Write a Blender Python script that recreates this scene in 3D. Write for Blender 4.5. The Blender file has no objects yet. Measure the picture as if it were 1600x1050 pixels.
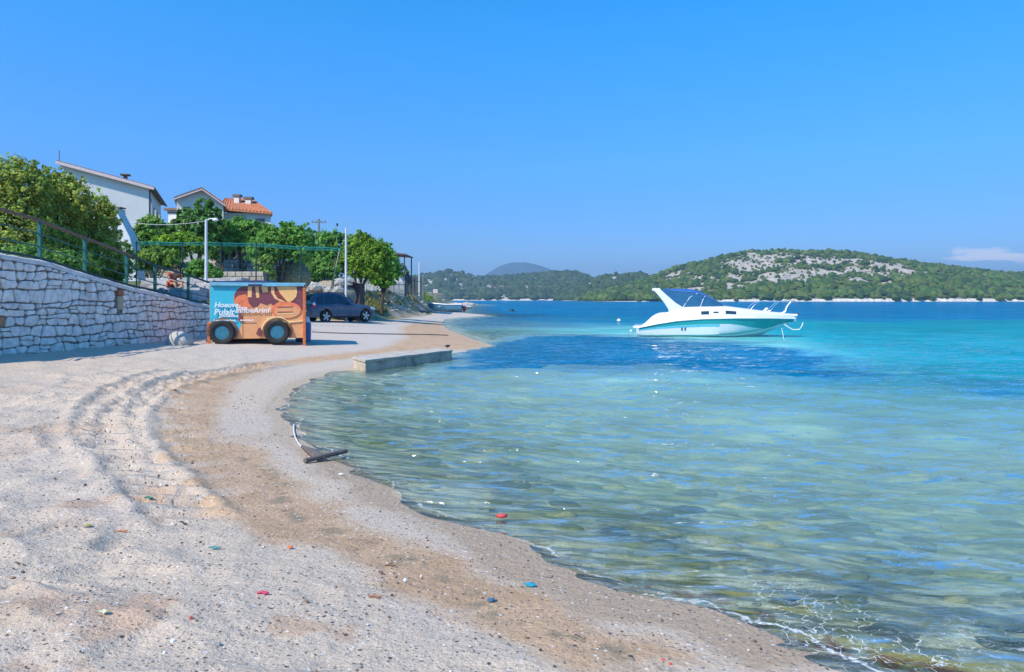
import bpy, math, random
import numpy as np
from mathutils import Vector, Matrix, noise as mnoise
R = math.radians
random.seed(7); rng = np.random.default_rng(7)
S = bpy.context.scene
C = S.collection
F = 1067.0      # focal length in photo pixels
EYE = 1.9; HOR = 468.0; HAZE_D = 0.00022

# ---------------------------------------------------------------- camera, light
cam = bpy.data.cameras.new('camera'); camo = bpy.data.objects.new('camera', cam); C.objects.link(camo)
camo.location = (0, 0, EYE); camo.rotation_euler = (R(90), 0, 0)
cam.lens = 24.0; cam.sensor_width = 36.0; cam.shift_y = -57/1600
cam.clip_start = 0.05; cam.clip_end = 20000
S.camera = camo
SUN = Vector((-0.66, -0.74, 1.0)).normalized()
elev = math.asin(SUN.z); rot = math.atan2(SUN.x, SUN.y)
sl = bpy.data.lights.new('sun', 'SUN'); slo = bpy.data.objects.new('sun', sl); C.objects.link(slo)
sl.energy = 3.95; sl.angle = R(0.5); sl.color = (1.0, 0.93, 0.82)
slo.rotation_euler = (-SUN).to_track_quat('-Z', 'Y').to_euler()
S.view_settings.view_transform = 'Standard'; S.view_settings.look = 'None'
S.view_settings.exposure = 0.42; S.view_settings.gamma = 1.0
try: S.view_settings.use_curve_mapping = False
except Exception: pass
w = bpy.data.worlds.new('World'); S.world = w; w.use_nodes = True
nt = w.node_tree; nt.nodes.clear()
def N(t, typ, **kw):
    n = t.nodes.new(typ)
    for k, v in kw.items(): setattr(n, k, v)
    return n
sky = N(nt, 'ShaderNodeTexSky', sky_type='NISHITA', sun_disc=False, sun_elevation=elev, sun_rotation=rot,
        altitude=0, air_density=1.0, dust_density=0.15, ozone_density=3.0)
hsv = N(nt, 'ShaderNodeHueSaturation'); hsv.inputs['Hue'].default_value = 0.497; hsv.inputs['Saturation'].default_value = 1.45; hsv.inputs['Value'].default_value = 1.36
nt.links.new(sky.outputs[0], hsv.inputs['Color'])
# small bank of fair-weather cloud low over the right-hand hills
tc = N(nt, 'ShaderNodeTexCoord'); sep = N(nt, 'ShaderNodeSeparateXYZ'); nt.links.new(tc.outputs['Generated'], sep.inputs[0])
def M(t, op, a, b=None, c=None, clamp=False):
    n = t.nodes.new('ShaderNodeMath'); n.operation = op; n.use_clamp = clamp
    for i, v in enumerate((a, b, c)):
        if v is None: continue
        if isinstance(v, (int, float)): n.inputs[i].default_value = v
        else: t.links.new(v, n.inputs[i])
    return n.outputs[0]
az = M(nt, 'ARCTAN2', sep.outputs[0], sep.outputs[1]); el = M(nt, 'ARCSINE', sep.outputs[2])
cmb = N(nt, 'ShaderNodeCombineXYZ'); nt.links.new(M(nt, 'MULTIPLY', az, 9.0), cmb.inputs[0]); nt.links.new(M(nt, 'MULTIPLY', el, 26.0), cmb.inputs[1])
cn = N(nt, 'ShaderNodeTexNoise'); cn.inputs['Scale'].default_value = 2.2; cn.inputs['Detail'].default_value = 7.0; cn.inputs['Roughness'].default_value = 0.55
nt.links.new(cmb.outputs[0], cn.inputs['Vector'])
azm = M(nt, 'DIVIDE', M(nt, 'SUBTRACT', az, 0.530), 0.05, clamp=True)
e0 = M(nt, 'DIVIDE', M(nt, 'SUBTRACT', el, 0.036), 0.012, clamp=True)
e1 = M(nt, 'SUBTRACT', 1.0, M(nt, 'DIVIDE', M(nt, 'SUBTRACT', el, 0.052), 0.022, clamp=True))
dens = M(nt, 'MULTIPLY', M(nt, 'MULTIPLY', azm, e0), e1)
cth = M(nt, 'MULTIPLY', M(nt, 'SUBTRACT', cn.outputs['Fac'], M(nt, 'SUBTRACT', 0.72, M(nt, 'MULTIPLY', dens, 0.40))), 9.0, clamp=True)
cm = M(nt, 'MULTIPLY', M(nt, 'MULTIPLY', cth, dens), 1.0, clamp=True)
mixc = N(nt, 'ShaderNodeMix', data_type='RGBA'); nt.links.new(cm, mixc.inputs[0])
rp_ = N(nt, 'ShaderNodeValToRGB'); rp_.color_ramp.interpolation = 'B_SPLINE'   # clear dry air: the horizon stays blue instead of whitening
els = rp_.color_ramp.elements; els[0].position = 0.0; els[0].color = (.24, .33, .56, 1); els[1].position = 1.0; els[1].color = (1, 1, 1, 1)
for p_, c_ in ((.10, (.255, .365, .60, 1)), (.22, (.36, .53, .76, 1)), (.45, (.92, .95, 1.0, 1))):
    e_ = els.new(p_); e_.color = c_
nt.links.new(M(nt, 'MULTIPLY', el, 1.15, clamp=True), rp_.inputs[0])
mulc = N(nt, 'ShaderNodeMix', data_type='RGBA', blend_type='MULTIPLY'); mulc.inputs[0].default_value = 1
nt.links.new(hsv.outputs[0], mulc.inputs[6]); nt.links.new(rp_.outputs[0], mulc.inputs[7]); nt.links.new(mulc.outputs[2], mixc.inputs[6])
mixc.inputs[7].default_value = (6.3, 6.5, 7.0, 1)
bg = N(nt, 'ShaderNodeBackground'); bg.inputs[1].default_value = 0.15
nt.links.new(mixc.outputs[2], bg.inputs[0])
wo = N(nt, 'ShaderNodeOutputWorld'); nt.links.new(bg.outputs[0], wo.inputs[0])
S.cycles.use_denoising = True
S.cycles.max_bounces = 8; S.cycles.transparent_max_bounces = 16; S.cycles.volume_bounces = 0
S.cycles.caustics_reflective = False; S.cycles.caustics_refractive = False

# ---------------------------------------------------------------- helpers
def pt(px, py, d):
    return Vector(((px-800)*d/F, d, EYE-(py-HOR)*d/F))
def link(o, parent=None):
    C.objects.link(o)
    if parent: o.parent = parent
    return o
def tag(o, label=None, cat=None, group=None, kind=None):
    if label: o['label'] = label
    if cat: o['category'] = cat
    if group: o['group'] = group
    if kind: o['kind'] = kind
    return o
def thing(name, label, cat, loc=(0, 0, 0), rz=0, group=None):
    o = bpy.data.objects.new(name, None); o.location = loc; o.rotation_euler = (0, 0, rz); o.empty_display_size = .2
    return tag(link(o), label, cat, group)
def mesh_np(name, V, Fc, mat, parent=None, smooth=False, col=None, cname='Col', uniform=None):
    """V (n,3), Fc (m,k) int array of k-gons"""
    me = bpy.data.meshes.new(name)
    V = np.asarray(V, dtype=np.float32); Fc = np.asarray(Fc, dtype=np.int32)
    m, k = Fc.shape
    me.vertices.add(len(V)); me.vertices.foreach_set('co', V.ravel())
    me.loops.add(m*k); me.loops.foreach_set('vertex_index', Fc.ravel())
    me.polygons.add(m); me.polygons.foreach_set('loop_start', np.arange(0, m*k, k, dtype=np.int32))
    me.polygons.foreach_set('loop_total', np.full(m, k, dtype=np.int32))
    me.polygons.foreach_set('use_smooth', np.full(m, smooth, dtype=bool))
    if col is not None:
        for cn_, cv in (col if isinstance(col, list) else [(cname, col)]):
            a = me.color_attributes.new(cn_, 'FLOAT_COLOR', 'POINT')
            c4 = np.ones((len(V), 4), dtype=np.float32); c4[:, :cv.shape[1]] = cv
            a.data.foreach_set('color', c4.ravel())
    me.update(calc_edges=True); me.validate()
    me.materials.append(mat)
    return link(bpy.data.objects.new(name, me), parent)
class MB:
    def __init__(s): s.v = []; s.f = []
    def add(s, v, f):
        b = len(s.v); s.v += [tuple(p) for p in v]; s.f += [tuple(i+b for i in q) for q in f]; return s
    def box(s, x0, x1, y0, y1, z0, z1, rot=None, c=None):
        v = [Vector((x, y, z)) for x in (x0, x1) for y in (y0, y1) for z in (z0, z1)]
        if rot is not None:
            c = Vector(c) if c is not None else Vector(((x0+x1)/2, (y0+y1)/2, (z0+z1)/2)); v = [rot @ (p-c)+c for p in v]
        return s.add(v, [(0, 1, 3, 2), (4, 6, 7, 5), (0, 4, 5, 1), (2, 3, 7, 6), (0, 2, 6, 4), (1, 5, 7, 3)])
    def tube(s, pts, r, n=8, cap=True):
        pts = [Vector(p) for p in pts]; rs = r if isinstance(r, (list, tuple)) else [r]*len(pts)
        v = []; f = []
        up = Vector((0, 0, 1))
        t0 = (pts[1]-pts[0]).normalized()
        a = t0.cross(up) if abs(t0.z) < .95 else t0.cross(Vector((1, 0, 0)))
        a.normalize()
        for i, p in enumerate(pts):
            t = (pts[min(i+1, len(pts)-1)]-pts[max(i-1, 0)]).normalized()
            a = (a-t*a.dot(t)).normalized(); b = t.cross(a)
            for k in range(n):
                q = 2*math.pi*k/n; v.append(p+(a*math.cos(q)+b*math.sin(q))*rs[i])
        for i in range(len(pts)-1):
            for k in range(n):
                k2 = (k+1) % n; f.append((i*n+k, i*n+k2, (i+1)*n+k2, (i+1)*n+k))
        if cap: f.append(tuple(range(n-1, -1, -1))); f.append(tuple((len(pts)-1)*n+k for k in range(n)))
        return s.add(v, f)
    def lathe(s, prof, n=20, axis='z', c=(0, 0, 0), cap=True):
        v = []; f = []
        for (r, h) in prof:
            for k in range(n):
                q = 2*math.pi*k/n; a, b = r*math.cos(q), r*math.sin(q)
                p = (a, b, h) if axis == 'z' else (a, h, b)
                v.append((p[0]+c[0], p[1]+c[1], p[2]+c[2]))
        for i in range(len(prof)-1):
            for k in range(n):
                k2 = (k+1) % n
                q = (i*n+k, i*n+k2, (i+1)*n+k2, (i+1)*n+k); f.append(q if axis == 'z' else q[::-1])
        if not cap: return s.add(v, f)
        f.append(tuple(range(n))[::-1] if axis == 'z' else tuple(range(n)))
        e = tuple((len(prof)-1)*n+k for k in range(n)); f.append(e if axis == 'z' else e[::-1])
        return s.add(v, f)
    def loft(s, secs, closed=False, cap=True):
        n = len(secs[0]); v = [p for q in secs for p in q]; f = []
        m = n if closed else n-1
        for i in range(len(secs)-1):
            for k in range(m):
                k2 = (k+1) % n; f.append((i*n+k, i*n+k2, (i+1)*n+k2, (i+1)*n+k))
        if cap: f.append(tuple(range(n-1, -1, -1))); f.append(tuple((len(secs)-1)*n+k for k in range(n)))
        return s.add(v, f)
    def prism(s, poly, axis, a, b):
        """poly: 2-D outline; axis 'y' -> (x,z) outline extruded in y from a to b; 'x' -> (y,z); 'z' -> (x,y)"""
        def p3(p, h): return {'y': (p[0], h, p[1]), 'x': (h, p[0], p[1]), 'z': (p[0], p[1], h)}[axis]
        n = len(poly); v = [p3(p, a) for p in poly]+[p3(p, b) for p in poly]
        f = [tuple(range(n)), tuple(range(2*n-1, n-1, -1))]+[(i, n+i, n+(i+1) % n, (i+1) % n) for i in range(n)]
        return s.add(v, f)
    def build(s, name, mat, parent=None, smooth=False, world=False, bevel=0, fix=True):
        me = bpy.data.meshes.new(name)
        off = Vector(parent.location) if (world and parent) else Vector((0, 0, 0))
        me.from_pydata([tuple(Vector(p)-off) for p in s.v], [], s.f)
        if fix:
            import bmesh
            bm = bmesh.new(); bm.from_mesh(me); bmesh.ops.recalc_face_normals(bm, faces=bm.faces); bm.to_mesh(me); bm.free()
        if smooth: me.polygons.foreach_set('use_smooth', [True]*len(me.polygons))
        me.materials.append(mat); me.update()
        o = link(bpy.data.objects.new(name, me), parent)
        if bevel:
            b = o.modifiers.new('bevel', 'BEVEL'); b.width = bevel; b.segments = 2; b.limit_method = 'ANGLE'; b.angle_limit = R(40)
        if smooth:
            try: me.set_sharp_from_angle(angle=R(42))
            except Exception: pass
        return o
def s2l(c):
    return tuple(((x/255+.055)/1.055)**2.4 if x > 10 else x/255/12.92 for x in c)
MC = {}
def mat(name, col, rough=.6, metal=0, var=.12, scale=8, bump=0, bscale=30, spec=.5, coat=0, dirt=None):
    if name in MC: return MC[name]
    m = bpy.data.materials.new(name); m.use_nodes = True; t = m.node_tree; b = t.nodes['Principled BSDF']
    b.inputs['Roughness'].default_value = rough; b.inputs['Metallic'].default_value = metal
    b.inputs['Specular IOR Level'].default_value = spec
    if coat: b.inputs['Coat Weight'].default_value = coat; b.inputs['Coat Roughness'].default_value = .05
    g = N(t, 'ShaderNodeTexCoord'); n = N(t, 'ShaderNodeTexNoise'); n.inputs['Scale'].default_value = scale; n.inputs['Detail'].default_value = 6
    t.links.new(g.outputs['Object'], n.inputs['Vector'])
    mr = N(t, 'ShaderNodeMapRange'); mr.inputs[3].default_value = 1-var; mr.inputs[4].default_value = 1+var
    mr.inputs[1].default_value = .3; mr.inputs[2].default_value = .7
    t.links.new(n.outputs['Fac'], mr.inputs[0])
    mx = N(t, 'ShaderNodeMix', data_type='RGBA', blend_type='MULTIPLY'); mx.inputs[0].default_value = 1
    mx.inputs[6].default_value = (*col, 1); t.links.new(mr.outputs[0], mx.inputs[7])
    out = mx.outputs[2]
    if dirt:
        n2 = N(t, 'ShaderNodeTexNoise'); n2.inputs['Scale'].default_value = dirt[1]; n2.inputs['Detail'].default_value = 8; n2.inputs['Roughness'].default_value = .7
        t.links.new(g.outputs['Object'], n2.inputs['Vector'])
        r2 = N(t, 'ShaderNodeMapRange'); r2.inputs[1].default_value = dirt[2]; r2.inputs[2].default_value = dirt[2]+.15
        t.links.new(n2.outputs['Fac'], r2.inputs[0])
        m2 = N(t, 'ShaderNodeMix', data_type='RGBA'); t.links.new(r2.outputs[0], m2.inputs[0]); t.links.new(out, m2.inputs[6]); m2.inputs[7].default_value = (*dirt[0], 1)
        out = m2.outputs[2]
    t.links.new(out, b.inputs['Base Color'])
    if bump:
        n3 = N(t, 'ShaderNodeTexNoise'); n3.inputs['Scale'].default_value = bscale; n3.inputs['Detail'].default_value = 5
        t.links.new(g.outputs['Object'], n3.inputs['Vector'])
        bp = N(t, 'ShaderNodeBump'); bp.inputs['Strength'].default_value = bump; bp.inputs['Distance'].default_value = .05
        t.links.new(n3.outputs['Fac'], bp.inputs['Height']); t.links.new(bp.outputs[0], b.inputs['Normal'])
    MC[name] = m; return m
def vcol_mat(name, rough=.9, grain=None, bump=0, bscale=40, transl=0, spec=.3):
    if name in MC: return MC[name]
    m = bpy.data.materials.new(name); m.use_nodes = True; t = m.node_tree; b = t.nodes['Principled BSDF']
    b.inputs['Roughness'].default_value = rough; b.inputs['Specular IOR Level'].default_value = spec
    a = N(t, 'ShaderNodeVertexColor', layer_name='Col'); out = a.outputs[0]
    if grain:
        g = N(t, 'ShaderNodeTexCoord'); n = N(t, 'ShaderNodeTexNoise'); n.inputs['Scale'].default_value = grain[0]; n.inputs['Detail'].default_value = 3
        t.links.new(g.outputs['Object'], n.inputs['Vector'])
        mr = N(t, 'ShaderNodeMapRange'); mr.inputs[3].default_value = 1-grain[1]; mr.inputs[4].default_value = 1+grain[1]; mr.inputs[1].default_value = .3; mr.inputs[2].default_value = .7
        t.links.new(n.outputs['Fac'], mr.inputs[0])
        mx = N(t, 'ShaderNodeMix', data_type='RGBA', blend_type='MULTIPLY'); mx.inputs[0].default_value = 1
        t.links.new(out, mx.inputs[6]); t.links.new(mr.outputs[0], mx.inputs[7]); out = mx.outputs[2]
    t.links.new(out, b.inputs['Base Color'])
    if bump:
        g = N(t, 'ShaderNodeTexCoord'); n3 = N(t, 'ShaderNodeTexNoise'); n3.inputs['Scale'].default_value = bscale; n3.inputs['Detail'].default_value = 5
        t.links.new(g.outputs['Object'], n3.inputs['Vector'])
        bp = N(t, 'ShaderNodeBump'); bp.inputs['Strength'].default_value = bump; bp.inputs['Distance'].default_value = .05
        t.links.new(n3.outputs['Fac'], bp.inputs['Height']); t.links.new(bp.outputs[0], b.inputs['Normal'])
    if transl:
        tr = N(t, 'ShaderNodeBsdfTranslucent'); t.links.new(out, tr.inputs[0]); ms = N(t, 'ShaderNodeMixShader'); ms.inputs[0].default_value = transl
        o = t.nodes['Material Output']; t.links.new(b.outputs[0], ms.inputs[1]); t.links.new(tr.outputs[0], ms.inputs[2]); t.links.new(ms.outputs[0], o.inputs[0])
    MC[name] = m; return m

# numpy value noise
def vnoise(x, y, seed=0):
    xi = np.floor(x).astype(np.int64); yi = np.floor(y).astype(np.int64); fx = x-xi; fy = y-yi
    fx = fx*fx*fx*(fx*(fx*6-15)+10); fy = fy*fy*fy*(fy*(fy*6-15)+10)
    def h(a, b):
        n = (a*374761393 + b*668265263 + seed*1442695041) & 0x7fffffff
        n = ((n ^ (n >> 13))*1274126177) & 0x7fffffff
        n = ((n ^ (n >> 16))*974634777) & 0x7fffffff
        return (n & 0xffff)/65535.0
    return (h(xi, yi)*(1-fx)+h(xi+1, yi)*fx)*(1-fy)+(h(xi, yi+1)*(1-fx)+h(xi+1, yi+1)*fx)*fy
def fbm(x, y, o=4, seed=0, g=.5):
    s = 0; a = 1; t = 0
    ca, sa = .8, .6
    for i in range(o):
        s = s+a*vnoise(x, y, seed+i*17); t += a; a *= g
        x, y = (x*ca-y*sa)*2+13.1, (x*sa+y*ca)*2+7.7
    return s/t
def sst(a, b, x):
    t = np.clip((x-a)/(b-a), 0, 1); return t*t*(3-2*t)

# ---------------------------------------------------------------- the lie of the land
SH = [(60, -14), (40, -6), (15, 1), (7, 2.2), (4, 2.65), (2.6, 3.1), (1.83, 3.48), (1.53, 3.81), (1.18, 4.2), (.743, 4.48), (.30, 4.91), (.10, 5.3), (-.55, 5.84), (-.9, 6.16),
      (-1.17, 6.6), (-1.31, 7.0), (-1.91, 7.86), (-2.96, 9.38), (-3.3, 10.4), (-3.95, 11.7), (-4.35, 13.25), (-4.65, 14.9), (-4.75, 17.2), (-4.3, 18.9), (-3.0, 21.5), (-1.9, 24.5),
      (-.75, 28.2), (-1.84, 32.7), (-4.0, 43.1), (-5.65, 54.8), (-6.6, 68), (-3.0, 80), (-3.2, 84), (-9, 95), (-11, 125), (-12.7, 169), (-14, 215), (-13.4, 250), (-20, 275), (-60, 300), (-400, 420)]
LAND = SH+[(-900, 420), (-900, -60), (60, -60)]
SHa = np.array(SH)
def sdist(x, y):
    x = np.asarray(x, float).ravel(); y = np.asarray(y, float).ravel()
    d = np.full(x.shape, 1e18)
    for (ax, ay), (bx, by) in zip(SHa[:-1], SHa[1:]):
        dx, dy = bx-ax, by-ay
        t = np.clip(((x-ax)*dx+(y-ay)*dy)/(dx*dx+dy*dy), 0, 1)
        d = np.minimum(d, (x-ax-t*dx)**2+(y-ay-t*dy)**2)
    return np.where(pip(x, y, LAND), 1, -1)*np.sqrt(d)
def pip(x, y, poly):
    ins = np.zeros(x.shape, bool); n = len(poly)
    for i in range(n):
        ax, ay = poly[i]; bx, by = poly[(i+1) % n]
        if ay == by: continue
        c = ((ay > y) != (by > y)) & (x < (bx-ax)*(y-ay)/(by-ay)+ax)
        ins ^= c
    return ins
SDX = [-120, -60, -25, -12, -5, -2, -.8, 0, .5, 1.2, 2.5, 5, 9, 14, 60]
SDZ = [-4.5, -3.6, -2.3, -1.25, -.6, -.26, -.1, 0, .055, .12, .25, .42, .6, .68, .7]
W0 = (-12.2, 16.3); W1 = (-11.1, 25.2)
def wall_x(y):
    return np.interp(y, [-60, 16.3, 25.2, 29.5, 33, 37, 43.5, 47.5, 60, 75, 90, 110, 170, 250], [-21.63, -12.2, -11.1, -10.6, -14.5, -17.5, -16.5, -11.0, -10.8, -10.3, -11.5, -13, -18, -24])
TT = ([-1, 0, .1415, .316, .507, .658, .861, 1, 1.4], None)
def wall_top(t):
    py = np.interp(t, [0, .1415, .316, .507, .658, .861, 1.0], [397, 408, 430, 449, 458, 472, 478])
    y = 16.3+8.9*np.clip(t, 0, 1)
    z = EYE-(py-HOR)*y/F
    return z - np.clip(t-1, 0, 1)*1.6 + np.clip(-t, 0, 3)*.5
def upland(y):
    t = (np.asarray(y)-16.3)/8.9
    a = wall_top(t)-.12
    b = np.interp(y, [29, 34, 40, 46, 52, 60, 110, 150, 200, 250], [1.0, .95, 1.0, 1.5, 2.2, 2.7, 2.9, 2.6, 3.4, 4.2])
    k = sst(26, 31, y)
    return a*(1-k)+b*k
def H(x, y):
    shp = np.shape(x); x = np.asarray(x, float).ravel(); y = np.asarray(y, float).ravel()
    sd = sdist(x, y)
    z = np.interp(sd, SDX, SDZ)
    s = wall_x(y)-x                        # metres behind the wall line
    k = np.where(y < 31, sst(.12, .34, s), sst(-1.7, 1.9, s))
    up = upland(y)+np.interp(s, [0, 2.5, 6, 14, 30, 80], [0, .15, 1.3, 2.4, 4.0, 7.0])*np.interp(y, [0, 25, 60, 110, 200, 260], [1, 1.0, .8, .55, .6, .2])
    # end of the headland falls to the water
    ek = np.where(y < 150, np.interp(sd, [0, 2.2, 5], [0, .5, 1.0]), np.interp(sd, [0, 4, 12], [0, .5, 1.0])); up = up*ek+np.interp(sd, SDX, SDZ)*(1-ek)
    z = np.where(sd > 0, z*(1-k)+np.maximum(up, z)*k, z)
    return z.reshape(shp)
def H1(x, y): return float(H(np.array([x]), np.array([y]))[0])
def G(px, py, lo=1.0, hi=400.0):
    """where the line of sight through a photo pixel meets the ground"""
    ys = np.geomspace(lo, hi, 1500); xs = (px-800)*ys/F; zs = EYE-(py-HOR)*ys/F
    below = np.nonzero(H(xs, ys) >= zs)[0]
    i = below[0] if len(below) else len(ys)-1
    y = ys[i]; return Vector((xs[i], y, zs[i]))
# ---------------------------------------------------------------- terrain sheet
def axis(lo, f0, f1, hi, step, gr):
    mid = list(np.arange(f0, f1, step)); st = step; p = f1; up = []
    while p < hi: up.append(p); st *= gr; p += st
    up.append(hi)
    st = step; p = f0; dn = []
    while p > lo:
        st *= gr; p -= st; dn.append(max(p, lo))
    return np.array(dn[::-1]+mid+up)
def grid_faces(nx, ny):
    i = np.arange(nx-1)[None, :]; j = np.arange(ny-1)[:, None]
    a = (j*nx+i).ravel(); return np.stack([a, a+1, a+nx+1, a+nx], 1)
xs = axis(-420, -8.2, 3.6, 90, .036, 1.062)
ys = [-14, -9, -6, -4, -2.5, -1.2, -.3, .4, .9, 1.3, 1.6]
y = 1.8
while y < 430:
    ys.append(y); y += max(.026, min(y*.0078, y*.0078 if y < 60 else y*.02))
ys = np.array(ys)
X, Y = np.meshgrid(xs, ys); nx, ny = len(xs), len(ys); X = X.ravel(); Y = Y.ravel()
SD = sdist(X, Y); Z = H(X, Y)
sbehind = wall_x(Y)-X
beach = (SD > 0) & (sbehind < .1)
fb = fbm
# relief of the trodden, driven-over sand
am = sst(.9, 3.2, SD)*beach*(1-sst(14, 24, Y))
dune = (fb(X*.9, Y*.9, 4, 3)-.5)*.12+(1-np.abs(fb(X*1.25+4, Y*1.25, 3, 9)*2-1))**3*.055
foot = np.zeros_like(Z)
fr = np.random.default_rng(5)
for _ in range(430):
    fx, fy = fr.uniform(-9, 2), 2+fr.random()**1.3*13
    a = fr.uniform(0, 6.28); L, W = fr.uniform(.11, .2), fr.uniform(.06, .1)
    m = (np.abs(X-fx) < .5) & (np.abs(Y-fy) < .5)
    if not m.any(): continue
    u = (X[m]-fx)*math.cos(a)+(Y[m]-fy)*math.sin(a); v = -(X[m]-fx)*math.sin(a)+(Y[m]-fy)*math.cos(a)
    q = (u/L)**2+(v/W)**2
    foot[m] += (-np.exp(-q*1.1)+.55*np.exp(-(np.sqrt(q)-1.7)**2*3))*fr.uniform(.012, .035)
Z += am*(dune+foot)
Z += beach*(fb(X*5, Y*5, 3, 21)-.5)*.02*sst(.4, 1.5, SD)*(1-sst(18, 30, Y))
# tyre tracks curving round from the track to the beach
def path_world(pxs): return np.array([[G(a, b).x, G(a, b).y] for a, b in pxs])
def along(path):
    d = np.full(X.shape, 1e9); s_ = np.zeros(X.shape); sg = np.zeros(X.shape); acc = 0
    for (ax, ay), (bx, by) in zip(path[:-1], path[1:]):
        dx, dy = bx-ax, by-ay; L = math.hypot(dx, dy)
        t = np.clip(((X-ax)*dx+(Y-ay)*dy)/(L*L), 0, 1); dd = np.hypot(X-ax-t*dx, Y-ay-t*dy)
        m = dd < d; d[m] = dd[m]; s_[m] = acc+t[m]*L; sg[m] = np.sign((X[m]-ax)*dy-(Y[m]-ay)*dx); acc += L
    return d, s_, sg, acc
trk = np.zeros_like(Z)
for pth, wdt in (([(470, 563), (380, 577), (300, 592), (240, 610), (195, 640), (180, 670), (190, 705), (215, 740), (265, 790), (330, 845)], .25),
                 ([(300, 578), (230, 592), (180, 612), (155, 640), (148, 670), (160, 700), (175, 735)], .22)):
    d, s_, sg, L = along(path_world(pth))
    endf = sst(0, 2.0, s_)*(1-sst(L-1.2, L, s_))
    inn = np.exp(-(d/wdt)**4)
    brk = .6+.8*fb(X*3.1, Y*3.1, 3, int(wdt*100)); dn = d+(fb(X*5, Y*5, 3, 12)-.5)*.14; innn = np.exp(-(dn/wdt)**6)
    tread = np.sin(s_*2*math.pi/.34+sg*d*10+(fb(X*4, Y*4, 2, 66)-.5)*1.3)
    trk += endf*(-.055*innn+.05*brk*np.exp(-((dn-wdt*1.35)/.09)**2)+innn*.075*brk*sst(-.1, .45, tread))
    PRINT = np.maximum(PRINT if 'PRINT' in globals() else 0, endf*innn*(tread < .0)*sst(.45, .6, fb(X*2.5, Y*2.5, 3, 67)))
    if wdt < .24:   # long ridges of sand thrown out to the left
        side = np.exp(-((d-.75)/.6)**2)*(sg < 0) if True else 0
        sdl = np.where(sg > 0, 1, 0)
        rid = np.sin(s_*2*math.pi/.5+d*2.2+(fb(X*3, Y*3, 3, 68)-.5)*3)*(.4+1.1*fb(X*2, Y*2, 3, 69))
        trk += endf*.035*rid*np.exp(-((d-.8)/.55)**2)*np.maximum((sg < 0), (sg > 0)*.7)
Z += trk*beach
Z += np.where(beach, 0, 0)
# seabed: hummocks and stones
sb = SD < 0
Z += sb*((fb(X*1.1, Y*1.5, 3, 31)-.5)*.12)*sst(.1, 1.2, -SD)
# upland roughness
Z += ((sbehind > .6) & (SD > 0))*(fb(X*.6, Y*.6, 4, 41)-.5)*.45*sst(.6, 2.2, sbehind)
TZ = Z
# --- colours
col = np.zeros((len(X), 3))
def mixc_(c, m): 
    global col
    m = np.clip(m, 0, 1)[:, None]; col = col*(1-m)+np.array(c)[None, :]*m
col[:] = (.62, .495, .37)
n1 = fb(X*.7, Y*.7, 4, 51); n2 = fb(X*2.6, Y*2.6, 4, 52); n3 = fb(X*9, Y*9, 3, 53)
mixc_((.56, .40, .27), sst(.48, .66, n1)*.75*sst(1.2, 3, SD)*(1-sst(9, 15, Y)))
mixc_((.57, .47, .375), sst(.5, .7, fb(X*.5+9, Y*.5, 3, 54))*.6)
mixc_((.55, .33, .20), sst(.60, .74, n2)*.55*(1-sst(7, 10, Y))*(n1 > .42))
def pw(pts): return [tuple(p) for p in path_world(pts)]
wx = X+(fb(X*2.2, Y*2.2, 3, 61)-.5)*.35; wy = Y+(fb(X*2.2+40, Y*2.2, 3, 62)-.5)*.45
def soft(poly, off=.0):
    m = np.zeros_like(X)
    for k in range(5):
        a = k*1.2566; r = .05+.006*np.maximum(Y, 4)
        m += pip(wx+np.cos(a)*r, wy+np.sin(a)*r, poly)/5
    return m
DAMP = pw([(644, 504), (624, 512), (632, 528), (600, 543), (540, 551), (480, 558), (400, 569), (330, 583), (275, 598), (256, 622), (244, 655), (250, 690), (275, 745), (320, 790), (400, 835), (500, 858), (570, 890), (650, 935), (780, 985), (900, 1050),
           (1120, 1050), (1000, 1005), (850, 935), (700, 878), (560, 812), (480, 765), (440, 733), (425, 706), (345, 690), (328, 670), (335, 640), (365, 600), (420, 575), (500, 566), (553, 560), (620, 550), (700, 548), (790, 548), (790, 530), (740, 515), (700, 503)])
dm = soft(DAMP)
d0, s0, sg0, L0 = along(path_world([(330, 583), (275, 598), (256, 622), (244, 655), (250, 690), (275, 745), (320, 790)]))
claw = np.exp(-(d0/.45)**2)*(np.sin(s0*2*math.pi/.62+d0*4)+fb(X*3, Y*3, 2, 71) > .75)
dm = np.clip(dm*(1-.8*claw), 0, 1)
mixc_((.56, .365, .215), dm*.92)
mixc_((.43, .28, .16), dm*sst(.5, .7, n2)*.5)
mixc_((.52, .40, .28), sst(.3, .0, SD)*(SD > 0)*.0+(1-sst(.22, .42, SD+(n2-.5)*.2))*(SD > -.2)*(Y > 7.2)*.9)
mixc_((.56, .43, .31), soft(pw([(336, 681), (440, 679), (447, 692), (350, 693)])))
mixc_((.33, .285, .25), PRINT*beach*.75)
WET = pw([(475, 712), (505, 745), (560, 782), (640, 808), (700, 862), (800, 907), (870, 947), (1000, 977), (1100, 1022), (1180, 1050), (1500, 1050), (1320, 1015), (1120, 925), (900, 860), (800, 800), (640, 760), (560, 710)])
wet = soft(WET)*(SD > -1)
mixc_((.48, .345, .22), wet*.95)
# line of dark weed specks
wl = np.exp(-((SD-1.05-(n1-.5)*.5)/.10)**2)*(n3 > .56)*(Y < 8)*(SD > 0)
mixc_((.28, .22, .14), wl*.8)
# gravel lot
lot = beach*sst(15, 22, Y)*(1-dm)
mixc_((.57, .50, .43), lot*.8)
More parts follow.
